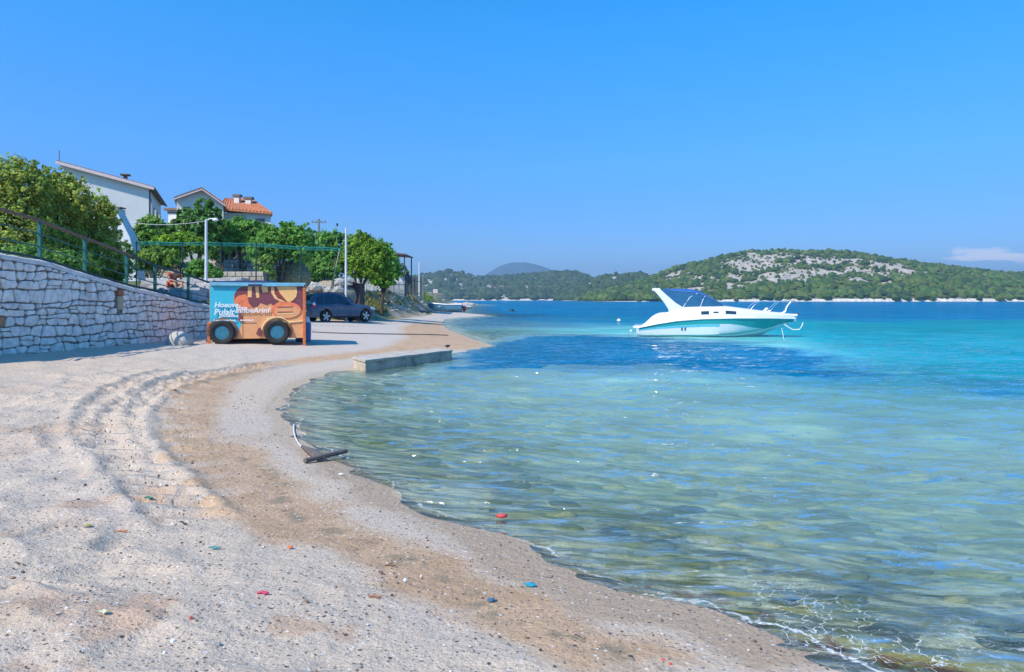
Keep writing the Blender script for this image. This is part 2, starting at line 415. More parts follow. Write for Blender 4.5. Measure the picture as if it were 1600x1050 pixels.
# upland soil and dry grass
upm = sst(.1, .5, sbehind)*(SD > 0)
gr = fb(X*.35, Y*.35, 4, 81); g2 = fb(X*2, Y*2, 3, 82)
upc = sst(.1, 1.2, np.where(Y > 31, sbehind+2.3, sbehind*8))*(SD > 0)
mixc_((.42, .33, .22), upc)
mixc_((.25, .17, .09), upc*sst(.5, .65, g2)*.6)
mixc_((.13, .17, .055), upc*sst(.45, .55, gr+.25*(1-sst(30, 60, Y))))
mixc_((.5, .45, .38), upc*sst(.55, .7, fb(X*1.2, Y*1.2, 3, 83))*.8)
# grass tongue on the bank and by the car
for poly, c in (([(652, 448), (668, 462), (684, 472), (672, 474), (650, 462)], (.2, .27, .06)), ([(572, 474), (592, 476), (608, 489), (580, 490)], (.22, .25, .08)), ([(556, 452), (600, 452), (612, 462), (600, 476), (560, 474)], (.07, .11, .05))):
    pp = np.array([[G(a, b).x, G(a, b).y] for a, b in poly]); mixc_(c, pip(X+(g2-.5)*1.2, Y+(g2-.5)*3, [tuple(q) for q in pp])*.9)
# seabed
sbm = sst(0, .25, -SD)
deep = sst(.5, 3.5, -SD)
base = np.array([.78, .68, .48])[None, :]*(1-deep[:, None])+np.array([.50, .52, .34])[None, :]*deep[:, None]
col = col*(1-sbm[:, None])+base*sbm[:, None]
e1 = fb(X*1.0, Y*2.1, 4, 91); e2 = fb(X*1.7+5, Y*3.6, 4, 92); e3 = fb(X*.8+9, Y*1.7, 4, 93)
mixc_((.34, .33, .08), sbm*sst(.54, .62, e1)*.8*sst(.25, .9, -SD))
mixc_((.065, .09, .11), sbm*sst(.56, .62, e2)*.85*sst(.5, 1.3, -SD))
mixc_((.09, .12, .04), sbm*sst(.58, .65, e3)*.75*sst(.5, 1.3, -SD))
col = col*(1+sbm*(1.1*(fb(X*6, Y*8, 3, 97)-.5)))[:, None]
mixc_((.70, .62, .42), sbm*sst(.62, .7, fb(X*3, Y*5, 3, 94))*.6)
mixc_((.55, .40, .07), (SD < -.06)*(SD > -.75)*(Y < 5.2)*sst(.5, .62, fb(X*4+3, Y*6, 3, 95))*.8)
mixc_((.40, .13, .04), (SD < -.03)*(SD > -.3)*(Y < 4.6)*(X > .9)*sst(.5, .6, fb(X*9+3, Y*9, 3, 96))*.8)
def ground_mat():
    m = bpy.data.materials.new('sand_and_ground'); m.use_nodes = True; t = m.node_tree; b = t.nodes['Principled BSDF']
    a = N(t, 'ShaderNodeVertexColor', layer_name='Col'); a2 = N(t, 'ShaderNodeVertexColor', layer_name='Wet')
    g = N(t, 'ShaderNodeTexCoord')
    def noi(s, d=3, r=.6):
        n = N(t, 'ShaderNodeTexNoise'); n.inputs['Scale'].default_value = s; n.inputs['Detail'].default_value = d; n.inputs['Roughness'].default_value = r
        t.links.new(g.outputs['Object'], n.inputs['Vector']); return n.outputs['Fac']
    gr_ = noi(48, 4, .75)
    mr = N(t, 'ShaderNodeMapRange'); mr.inputs[1].default_value = .3; mr.inputs[2].default_value = .7; mr.inputs[3].default_value = .76; mr.inputs[4].default_value = 1.2; t.links.new(gr_, mr.inputs[0])
    mx = N(t, 'ShaderNodeMix', data_type='RGBA', blend_type='MULTIPLY'); mx.inputs[0].default_value = 1; t.links.new(a.outputs[0], mx.inputs[6]); t.links.new(mr.outputs[0], mx.inputs[7])
    # dark and light grains of shingle
    out = mx.outputs[2]
    for sc_, th, cc, off in ((26, .24, (.17, .13, .10, 1), 0), (11, .15, (.10, .08, .07, 1), 7), (18, .2, (.75, .70, .64, 1), 19), (38, .25, (.25, .19, .15, 1), 33)):
        v = N(t, 'ShaderNodeTexVoronoi'); v.inputs['Scale'].default_value = sc_; mp = N(t, 'ShaderNodeMapping'); mp.inputs['Location'].default_value = (off, off, 0); mp.inputs['Scale'].default_value = (1, 1, .2)
        t.links.new(g.outputs['Object'], mp.inputs[0]); t.links.new(mp.outputs[0], v.inputs['Vector'])
        sz = M(t, 'MULTIPLY', M(t, 'GREATER_THAN', N_sep(t, v.outputs['Color']), .6), th)
        msk = M(t, 'MULTIPLY', M(t, 'MULTIPLY', M(t, 'SUBTRACT', sz, v.outputs['Distance']), 22.0, clamp=True), a2.outputs['Alpha'])
        q = N(t, 'ShaderNodeMix', data_type='RGBA'); t.links.new(msk, q.inputs[0]); t.links.new(out, q.inputs[6]); q.inputs[7].default_value = cc; out = q.outputs[2]
    t.links.new(out, b.inputs['Base Color'])
    wv = N(t, 'ShaderNodeSeparateColor'); t.links.new(a2.outputs[0], wv.inputs[0])
    rr = N(t, 'ShaderNodeMapRange'); rr.inputs[3].default_value = .95; rr.inputs[4].default_value = .42; t.links.new(wv.outputs[0], rr.inputs[0]); t.links.new(rr.outputs[0], b.inputs['Roughness'])
    b.inputs['Specular IOR Level'].default_value = .3
    bp = N(t, 'ShaderNodeBump'); bp.inputs['Strength'].default_value = .7; bp.inputs['Distance'].default_value = .017
    hh = M(t, 'ADD', noi(60, 4, .7), M(t, 'MULTIPLY', noi(14, 4, .6), 2.2)); t.links.new(hh, bp.inputs['Height']); t.links.new(bp.outputs[0], b.inputs['Normal'])
    return m
def N_sep(t, sock):
    s_ = N(t, 'ShaderNodeSeparateColor'); t.links.new(sock, s_.inputs[0]); return s_.outputs[0]
wetc = np.zeros((len(X), 4)); wetc[:, 0] = np.clip(wet*.8*sst(.75, .2, SD) if False else wet*.75, 0, 1); wetc[:, 3] = np.where(sbehind > .5, 0, 1)*np.where(SD < -.4, .5, 1)
Fg = grid_faces(nx, ny)
ground = mesh_np('ground', np.stack([X, Y, Z], 1), Fg, ground_mat(), smooth=True, col=[('Col', np.clip(col, .01, .9)), ('Wet', wetc)])
tag(ground, kind='structure')
ZG = Z.reshape(ny, nx)
def ground_z(px_, py_):
    i = int(np.clip(np.searchsorted(xs, px_)-1, 0, nx-2)); j = int(np.clip(np.searchsorted(ys, py_)-1, 0, ny-2))
    u = (px_-xs[i])/(xs[i+1]-xs[i]); v = (py_-ys[j])/(ys[j+1]-ys[j])
    return float((ZG[j, i]*(1-u)+ZG[j, i+1]*u)*(1-v)+(ZG[j+1, i]*(1-u)+ZG[j+1, i+1]*u)*v)
def GG(px, py):
    p = G(px, py); p.z = ground_z(p.x, p.y); return p

# ---------------------------------------------------------------- water
xw = axis(-5600, -5.2, 8.0, 5600, .05, 1.055)
yw = []; y = -8.0
while y < 2.6: yw.append(y); y += .35
while y < 7000: yw.append(y); y += max(.03, y*.0085 if y < 50 else y*.03)
yw.append(7000); yw = np.array(yw)
WX, WY = np.meshgrid(xw, yw); wnx, wny = len(xw), len(yw); WX = WX.ravel(); WY = WY.ravel()
WSD = sdist(WX, WY)
WZ = np.zeros_like(WX); wr = np.random.default_rng(11)
fade_far = 1-sst(30, 80, WY)
for k in range(46):
    lam = .22*(1.9/.22)**(wr.random()**1.1); an = wr.normal(0, .30); dx, dy = math.sin(an-.22), -math.cos(an-.22)
    K = 2*math.pi/lam; amp = .0075*lam**.95
    reach = np.clip(1-(np.maximum(WY, 3)*.0085*5/lam-.6), 0, 1)
    ph = K*(WX*dx+WY*dy)+wr.random()*6.28+1.5*vnoise(WX*.4, WY*.4, k)
    s_ = np.sin(ph); WZ += amp*(s_+.35*np.cos(2*ph))*reach
patch = .55+.9*fbm(WX*.25, WY*.5, 3, 101)
WZ *= patch*fade_far*(.25+.75*sst(.0, 2.5, -WSD))
WZ += .002
dep = -np.interp(WSD, SDX, SDZ)
# body colour and clarity of the water by depth and by what grows on the bottom
bc = np.zeros((len(WX), 4))
turq = np.array([.008, .36, .38]); deepb = np.array([.002, .155, .30]); grass = np.array([.003, .15, .28]); shal = np.array([.44, .74, .65])
n_ = fbm(WX*.12, WY*.12, 4, 111); nf = fbm(WX*.5, WY*.9, 4, 112)
k = sst(.4, 1.8, dep)[:, None]; rgb = shal*(1-k)+turq*k
k2 = (sst(36, 75, WY+(n_-.5)*40))[:, None]; rgb = rgb*(1-k2)+deepb*k2
wxp = WX+(nf-.5)*3.0; wyp = WY+(n_-.5)*3.5+(nf-.5)*2.0
def wpoly(pts): return [((px-800)*(EYE*F/(py-HOR))/F, EYE*F/(py-HOR)) for px, py in pts]
def wsoft(poly):
    m = np.zeros_like(WX)
    for q in range(6):
        a = q*1.047; r = .7
        m += pip(wxp+np.cos(a)*r, wyp+np.sin(a)*r*2, poly)/6
    return m
gm = np.maximum(wsoft(wpoly([(690, 560), (730, 540), (830, 522), (960, 524), (1230, 540), (1320, 560), (1345, 588), (1420, 600), (1700, 606), (2600, 620), (2600, 668), (1700, 632), (1500, 612), (1300, 600), (1180, 590), (1000, 583), (830, 580), (700, 584)])),
                wsoft(wpoly([(700, 500), (790, 492), (900, 490), (960, 497), (1000, 508), (930, 514), (800, 512), (720, 520)]))*.55)
gm = np.maximum(gm, wsoft(wpoly([(740, 483), (1000, 481), (2400, 482), (2400, 487), (1000, 486), (740, 487)]))*.5)
tm = wsoft(wpoly([(1260, 508), (1500, 500), (2400, 505), (2600, 610), (1700, 600), (1400, 592), (1345, 570), (1250, 530)]))
rgb = rgb*(1-tm[:, None]*.75)+np.array([.004, .235, .285])*tm[:, None]*.75
tm2 = wsoft(wpoly([(740, 514), (830, 513), (1000, 515), (990, 523), (830, 521), (740, 528)]))
rgb = rgb*(1-tm2[:, None]*.6)+turq*1.1*tm2[:, None]*.6
rgb = rgb*(1-gm[:, None])+grass*gm[:, None]
rgb *= (1+(.5*(nf-.5)+.4*(n_-.5)))[:, None]
bc[:, :3] = np.clip(rgb, 0, 1)
alpha = .93*(1-np.exp(-np.maximum(dep, 0)*.75))*1.02
alpha = alpha+(1-alpha)*np.maximum(gm*.75, sst(14.5, 19, WY+(nf-.5)*3)*sst(.3, 1.2, dep))
alpha = np.where(WSD < -45, 1, alpha)
bc[:, 3] = np.clip(alpha, 0, 1)
# foam line
fo = np.zeros((len(WX), 4))
nz = fbm(WX*2.2, WY*2.2, 3, 121)
edge = WSD+.10+(nz-.5)*.30
fo[:, 0] = 0
fo[:, 2] = np.clip((WSD+1)/2, 0, 1)
fo[:, 1] = sst(10, 45, WY)   # open water: the chop tilts facets away from grazing, so it mirrors less
edge2 = WSD+.42+(nz-.5)*.6
fo[:, 0] = np.maximum(fo[:, 0], sst(5.4, 4.2, WY)*sst(.0, 1.1, WX)*(WSD < .1)*sst(-1.1, -.5, WSD)*sst(.35, .6, fbm(WX*1.6, WY*1.6, 3, 123)))
def water_mat():
    m = bpy.data.materials.new('sea_water'); m.use_nodes = True; t = m.node_tree; t.nodes.clear()
    a = N(t, 'ShaderNodeVertexColor', layer_name='Col'); f = N(t, 'ShaderNodeVertexColor', layer_name='Foam'); g = N(t, 'ShaderNodeTexCoord')
    def noi(sx, sy, s, d=3, r=.55, rz=0):
        mp = N(t, 'ShaderNodeMapping'); mp.inputs['Scale'].default_value = (sx, sy, 1); mp.inputs['Rotation'].default_value = (0, 0, rz); t.links.new(g.outputs['Object'], mp.inputs[0])
        n = N(t, 'ShaderNodeTexNoise'); n.inputs['Scale'].default_value = s; n.inputs['Detail'].default_value = d; n.inputs['Roughness'].default_value = r
        t.links.new(mp.outputs[0], n.inputs['Vector']); return n.outputs['Fac']
    def ridge(x, s_=1.0): return M(t, 'SUBTRACT', 1.0, M(t, 'POWER', M(t, 'ABSOLUTE', M(t, 'MULTIPLY', M(t, 'SUBTRACT', x, .5), 2.6)), .8))
    def wave(lam, dist, rz, ds):
        mp = N(t, 'ShaderNodeMapping'); mp.inputs['Rotation'].default_value = (0, 0, rz); t.links.new(g.outputs['Object'], mp.inputs[0])
        w_ = N(t, 'ShaderNodeTexWave', wave_type='BANDS', bands_direction='Y', wave_profile='SIN'); w_.inputs['Scale'].default_value = .314/lam; w_.inputs['Distortion'].default_value = dist
        w_.inputs['Detail'].default_value = 2.0; w_.inputs['Detail Scale'].default_value = ds; w_.inputs['Detail Roughness'].default_value = .5; t.links.new(mp.outputs[0], w_.inputs['Vector'])
        return M(t, 'POWER', w_.outputs['Fac'], 1.7)
    amp_ = M(t, 'ADD', .35, M(t, 'MULTIPLY', noi(.5, .8, .5, 2, .5), 1.3))
    h1 = M(t, 'MULTIPLY', M(t, 'ADD', M(t, 'ADD', wave(.46, 7.5, .16, 1.1), M(t, 'MULTIPLY', wave(.21, 6.0, .05, 1.6), .42)), M(t, 'MULTIPLY', ridge(noi(.5, 1.5, 2.6, 2.5, .5, .1)), .5)), amp_); h2 = M(t, 'ADD', ridge(noi(.4, 1.3, .42, 3, .5, .1)), M(t, 'MULTIPLY', ridge(noi(.5, 1.5, 1.0, 3, .55, .05)), .45)); h3 = noi(.7, 1.4, 9, 3, .6, .2)
    b1 = N(t, 'ShaderNodeBump'); b1.inputs['Strength'].default_value = 1; b1.inputs['Distance'].default_value = .046; t.links.new(h1, b1.inputs['Height'])
    b2 = N(t, 'ShaderNodeBump'); b2.inputs['Strength'].default_value = 1; b2.inputs['Distance'].default_value = .19; t.links.new(h2, b2.inputs['Height']); t.links.new(b1.outputs[0], b2.inputs['Normal'])
    b3 = N(t, 'ShaderNodeBump'); b3.inputs['Strength'].default_value = 1; b3.inputs['Distance'].default_value = .008; t.links.new(h3, b3.inputs['Height']); t.links.new(b2.outputs[0], b3.inputs['Normal'])
    nrm = b3.outputs[0]
    fr_ = N(t, 'ShaderNodeFresnel'); fr_.inputs['IOR'].default_value = 1.333; t.links.new(nrm, fr_.inputs['Normal'])
    sepf = N(t, 'ShaderNodeSeparateColor'); t.links.new(f.outputs[0], sepf.inputs[0])
    fc = M(t, 'MINIMUM', fr_.outputs[0], M(t, 'SUBTRACT', .68, M(t, 'MULTIPLY', sepf.outputs[1], .42)))
    tr = N(t, 'ShaderNodeBsdfTransparent'); tr.inputs[0].default_value = (.86, .97, .96, 1)
    df = N(t, 'ShaderNodeBsdfDiffuse'); t.links.new(a.outputs['Color'], df.inputs[0])
    gl = N(t, 'ShaderNodeBsdfGlossy'); gl.inputs['Roughness'].default_value = .06; gl.inputs[0].default_value = (1, 1, 1, 1); t.links.new(nrm, gl.inputs['Normal'])
    rf = N(t, 'ShaderNodeBsdfRefraction'); rf.inputs['IOR'].default_value = 1.333; rf.inputs['Roughness'].default_value = 0; rf.inputs[0].default_value = (.86, .97, .96, 1); t.links.new(nrm, rf.inputs['Normal'])
    m0 = N(t, 'ShaderNodeMixShader'); m0.inputs[0].default_value = .22; t.links.new(tr.outputs[0], m0.inputs[1]); t.links.new(rf.outputs[0], m0.inputs[2])
    m1 = N(t, 'ShaderNodeMixShader'); t.links.new(a.outputs['Alpha'], m1.inputs[0]); t.links.new(m0.outputs[0], m1.inputs[1]); t.links.new(df.outputs[0], m1.inputs[2])
    m2 = N(t, 'ShaderNodeMixShader'); t.links.new(fc, m2.inputs[0]); t.links.new(m1.outputs[0], m2.inputs[1]); t.links.new(gl.outputs[0], m2.inputs[2])
    fd = N(t, 'ShaderNodeBsdfDiffuse'); fd.inputs[0].default_value = (.8, .82, .8, 1)
    fsep = N(t, 'ShaderNodeSeparateColor'); t.links.new(f.outputs[0], fsep.inputs[0])
    sdv = M(t, 'SUBTRACT', M(t, 'MULTIPLY', fsep.outputs[2], 2.0), 1.0)
    nA = noi(1, 1, 1.6, 4, .6); nB = noi(1, 1, 30, 3, .7)
    def fline(off, wob, wd): return M(t, 'SUBTRACT', 1.0, M(t, 'DIVIDE', M(t, 'ABSOLUTE', M(t, 'ADD', M(t, 'ADD', sdv, off), M(t, 'MULTIPLY', M(t, 'SUBTRACT', nA, .5), wob))), wd), clamp=True)
    brk_ = M(t, 'MULTIPLY', M(t, 'SUBTRACT', noi(1, 1, .9, 3, .6), .40), 7.0, clamp=True); gr2 = M(t, 'MULTIPLY', M(t, 'SUBTRACT', nB, .38), 6.0, clamp=True)
    l1 = M(t, 'MULTIPLY', M(t, 'MULTIPLY', fline(.07, .55, .022), brk_), gr2)
    vo = N(t, 'ShaderNodeTexVoronoi', feature='DISTANCE_TO_EDGE'); vo.inputs['Scale'].default_value = 7.5
    mpv = N(t, 'ShaderNodeMapping'); mpv.inputs['Rotation'].default_value = (0, 0, .35); mpv.inputs['Scale'].default_value = (.7, 1.5, 1); wv_ = N(t, 'ShaderNodeVectorMath', operation='ADD')
    nv = N(t, 'ShaderNodeTexNoise'); nv.inputs['Scale'].default_value = 5.0; nv.inputs['Detail'].default_value = 3; t.links.new(g.outputs['Object'], nv.inputs['Vector'])
    sv = N(t, 'ShaderNodeVectorMath', operation='SCALE'); sv.inputs['Scale'].default_value = .35; t.links.new(nv.outputs['Color'], sv.inputs[0]); t.links.new(g.outputs['Object'], wv_.inputs[0]); t.links.new(sv.outputs[0], wv_.inputs[1])
    t.links.new(wv_.outputs[0], mpv.inputs[0]); t.links.new(mpv.outputs[0], vo.inputs['Vector'])
    lace = M(t, 'MULTIPLY', M(t, 'MULTIPLY', M(t, 'SUBTRACT', 1.0, M(t, 'DIVIDE', vo.outputs['Distance'], .032), clamp=True), fsep.outputs[0]), gr2)
    fs = M(t, 'MULTIPLY', M(t, 'ADD', l1, lace, clamp=True), .9)
    m3 = N(t, 'ShaderNodeMixShader'); t.links.new(fs, m3.inputs[0]); t.links.new(m2.outputs[0], m3.inputs[1]); t.links.new(fd.outputs[0], m3.inputs[2])
    o = N(t, 'ShaderNodeOutputMaterial'); t.links.new(m3.outputs[0], o.inputs[0]); return m
WF = grid_faces(wnx, wny)
keep = (WSD[WF].min(axis=1) < .9)
WF = WF[keep]; used = np.unique(WF); remap = np.zeros(len(WX), int); remap[used] = np.arange(len(used))
sea = mesh_np('sea_water', np.stack([WX, WY, WZ], 1)[used], remap[WF], water_mat(), smooth=True, col=[('Col', bc[used]), ('Foam', fo[used])])
tag(sea, kind='structure')

# ---------------------------------------------------------------- far hills and their woods
ico_v = []; ph_ = (1+5**.5)/2
for a_, b_ in ((-1, ph_), (1, ph_), (-1, -ph_), (1, -ph_)): ico_v.append((a_, b_, 0))
for a_, b_ in ((-1, ph_), (1, ph_), (-1, -ph_), (1, -ph_)): ico_v.append((0, a_, b_))
for a_, b_ in ((-1, ph_), (1, ph_), (-1, -ph_), (1, -ph_)): ico_v.append((b_, 0, a_))
ICV = np.array(ico_v)/math.sqrt(1+ph_*ph_)
ICF = np.array([(0, 11, 5), (0, 5, 1), (0, 1, 7), (0, 7, 10), (0, 10, 11), (1, 5, 9), (5, 11, 4), (11, 10, 2), (10, 7, 6), (7, 1, 8), (3, 9, 4), (3, 4, 2), (3, 2, 6), (3, 6, 8), (3, 8, 9), (4, 9, 5), (2, 4, 11), (6, 2, 10), (8, 6, 7), (9, 8, 1)])
def blobs(name, P, Rr, colr, m, seed=0, squash=.8):
    r = np.random.default_rng(seed); n = len(P)
    V = ICV[None]*(1+r.uniform(-.28, .28, (n, 12, 1)))*Rr[:, None, None]*np.array([1, 1, squash])[None, None]*(1+r.uniform(-.2, .25, (n, 1, 3)))
    V = (V+P[:, None, :]).reshape(-1, 3); Fi = (ICF[None]+(np.arange(n)*12)[:, None, None]).reshape(-1, 3)
    cc = np.repeat(colr, 12, 0)*(1+r.uniform(-.12, .12, (n*12, 1)))
    o = mesh_np(name, V, Fi, m, col=cc); return o
FOL = vcol_mat('far_foliage', rough=.95, spec=.1)
HILLM = vcol_mat('hill_ground', rough=.95, grain=(.35, .25), spec=.1)
def hill(name, prof, d0_, d1_, rock, nb, rb, seed, forestname, gcol, fcols, nxh=220, nyh=46, back=1.6):
    prof = np.array(prof, float); px = np.linspace(prof[0, 0], prof[-1, 0], nxh); f = np.linspace(0, 1, nyh)
    xr = (px-800)*d1_/F; zr = EYE+(HOR-np.interp(px, prof[:, 0], prof[:, 1]))*d1_/F
    zr = np.maximum(zr, -3)
    def zat(x, fr):     # fr 0 shore .. 1 ridge .. beyond
        z = np.interp(x, xr, zr); up = np.where(fr <= 1, np.clip(fr, 0, 1)**.85, 1-.5*(fr-1))
        return z*up+np.where(fr <= 1, np.sin(np.clip(fr, 0, 1)*math.pi), 0)*z*.10*(fbm(x/60, fr*5, 3, seed)-.55)*2-(fr < .02)*2
    ff = np.concatenate([[-.02], f, [1.1, 1.3, back]])
    HX, HF = np.meshgrid(xr, ff); hx = HX.ravel(); hf = HF.ravel(); hy = d0_+(d1_-d0_)*hf
    # shore narrows towards the ends
    hz = zat(hx, hf); rk = rock(800+hx*F/d1_, hf, seed)
    rk_ = sst(.25, .75, rk)[:, None]; c = np.array(gcol[1])*rk_+np.array(gcol[0])*(1-rk_); c = c*(.72+.56*fbm(hx/3.5, hf*90, 3, seed+7))[:, None]; c = c*(1+.35*(fbm(hx/9, hf*30, 3, seed+3)-.5))[:, None]
    c = np.where((hf < .03)[:, None], np.array([.62, .58, .5]), c)
    o = mesh_np(name, np.stack([hx, hy, hz], 1), grid_faces(len(xr), len(ff)), HILLM, smooth=True, col=c); tag(o, kind='structure')
    r = np.random.default_rng(seed+1)
    bx = r.uniform(xr[0], xr[-1], nb); bf = r.uniform(.02, 1.06, nb); rkb = rock(800+bx*F/d1_, bf, seed)
    kp = r.random(nb) > rkb*.74
    bx, bf = bx[kp], bf[kp]; bz = zat(bx, bf); ok = bz > .5; bx, bf, bz = bx[ok], bf[ok], bz[ok]
    rad = r.uniform(rb[0], rb[1], len(bx))*np.where(rkb[kp][ok] > .5, .55, 1)*np.where(bf < .35, 1.15, 1)
    fc = np.array(fcols); cc = fc[r.integers(0, len(fc), len(bx))]*(.75+.6*fbm(bx/25, bf*12, 3, seed+5))[:, None]
    w_ = blobs(forestname, np.stack([bx, d0_+(d1_-d0_)*bf, bz+rad*.45], 1), rad, cc, FOL, seed, .95)
    tag(w_, kind='stuff'); return zat
def rock_r(px, f, sd_):
    e = ((px-1195)/235)**2+((f-.60)/.36)**2
    n = fbm(px/22, f*9, 4, sd_+9); n0 = fbm(px/34, f*20, 4, sd_+10, .6)
    a = sst(.46, .60, n0+.42*(1-np.clip(e, 0, 1.6))*.5-.03+.45*(n-.5)-(e > 1.3)*.3)
    b = (((px-1500)/45)**2+((f-.42)/.25)**2 < 1)*(n > .42)
    c = (((px-1060)/75)**2+((f-.35)/.2)**2 < 1)*(n > .5)
    d = (((px-1400)/110)**2+((f-.7)/.18)**2 < 1)*(n > .62)
    return np.clip(np.maximum.reduce([a*1.0, b*1.0, c*1.0, d*1.0]), 0, 1)
hill('wooded_hill', [(900, 472), (915, 463), (950, 455), (1000, 443), (1030, 431), (1060, 419), (1100, 409), (1140, 400), (1170, 395), (1210, 393), (1260, 395), (1300, 394), (1340, 398), (1380, 405), (1430, 413), (1480, 419), (1540, 427), (1600, 430), (1750, 434), (1900, 440), (2200, 447), (2600, 452)],
     640, 900, rock_r, 21000, (1.5, 4.2), 3, 'hill_woodland', [(.15, .15, .07), (.42, .37, .31)], [(.045, .095, .022), (.065, .12, .03), (.10, .14, .04), (.035, .07, .03), (.085, .12, .03)], nxh=760, nyh=120)
def rock_m(px, f, sd_): return ((fbm(px/5, f*14, 3, sd_+9) > .52) & (px < 785) & (f > .3))*1.0+((fbm(px/9, f*9, 3, sd_+9) > .64) & (px > 785) & (f < .45))*.8
zmid = hill('rocky_green_hill', [(330, 440), (560, 436), (640, 435), (665, 431), (700, 424), (735, 431), (760, 434), (800, 433), (860, 427), (892, 425), (915, 433), (935, 442), (960, 452), (1010, 468), (1030, 472)],
     1300, 1750, rock_m, 8200, (3.4, 7.2), 23, 'far_shore_woodland', [(.12, .13, .07), (.46, .44, .38)], [(.035, .07, .028), (.05, .085, .03), (.065, .095, .04)], nxh=240, nyh=44)
def rock_n(px, f, sd_): return (fbm(px/7, f*12, 3, sd_+9) > .53)*1.0
hill('low_headland_hill', [(860, 472), (880, 462), (910, 447), (940, 434), (965, 431), (1000, 430), (1015, 434), (1040, 440), (1080, 455), (1110, 472)],
     1000, 1250, rock_n, 3000, (3.0, 5.5), 43, 'headland_scrub', [(.12, .13, .07), (.42, .40, .34)], [(.035, .07, .028), (.05, .085, .03), (.065, .095, .04)], nxh=110, nyh=36)
def rock_z(px, f, sd_): return np.zeros_like(px)
hill('distant_mountain', [(560, 466), (700, 446), (745, 438), (765, 425), (782, 415), (800, 410), (822, 410), (845, 415), (868, 424), (890, 432), (915, 440), (990, 452), (1100, 466)],
     5000, 5600, rock_z, 10, (3, 5), 63, 'mountain_scrub', [(.05, .09, .07), (.3, .3, .25)], [(.05, .08, .04)], nxh=120, nyh=24)
# ================================================================ RETAINING WALL
U = Vector((W1[0]-W0[0], W1[1]-W0[1], 0)); WL = U.length; U.normalize(); NV = Vector((U.y, -U.x, 0))
def wp(s, off, z): return Vector((W0[0], W0[1], 0))+U*s+NV*off+Vector((0, 0, z))
def wtop(s): return float(wall_top(s/WL))
def wbase(s):
    p = wp(s, .12, 0); return H1(p.x, p.y)
stone_m = [mat('wall_stone_a', (.80, .75, .68), .9, var=.25, scale=5, bump=.5, bscale=18, dirt=((.33, .27, .2), 3, .62)),
           mat('wall_stone_b', (.82, .77, .70), .9, var=.22, scale=6, bump=.5, bscale=18, dirt=((.36, .30, .22), 4, .6)),
           mat('wall_stone_c', (.74, .70, .64), .9, var=.28, scale=5, bump=.5, bscale=18, dirt=((.22, .2, .17), 3, .6)),
           mat('wall_stone_rusty', (.42, .24, .13), .9, var=.3, scale=6, bump=.5, bscale=18)]
mortar = mat('mortar', (.20, .18, .16), .95, var=.35, scale=9, bump=.6, bscale=25)
lime = mat('lime_coping', (.66, .65, .62), .9, var=.15, scale=5, bump=.4, bscale=20, dirt=((.3, .28, .25), 2, .6))
wall = thing('retaining_wall', 'long dry grey stone retaining wall sloping down beside the sand below the green railing', 'wall', tuple(wp(4, -.2, .3)))
ss = np.arange(-3.2, 12.0, .4); mb = MB()
secs = [[wp(s, -.55, wbase(s)-.4), wp(s, 0, wbase(s)-.4), wp(s, 0, wtop(s)-.04), wp(s, -.55, wtop(s)-.04)] for s in ss]
mb.loft(secs, closed=True); mb.build('wall_core', mortar, wall, world=True)
mb = MB(); secs = []
for s in np.arange(-3.2, 12.05, .16):
    j = random.uniform(-.012, .012)
    secs.append([wp(s, -.6, wtop(s)-.12), wp(s, .045+j, wtop(s)-.12+j), wp(s, .05+j, wtop(s)-.02), wp(s, .0, wtop(s)+.015+j), wp(s, -.6, wtop(s)+.01)])
mb.loft(secs, closed=True); mb.build('coping', lime, wall, world=True, smooth=True)
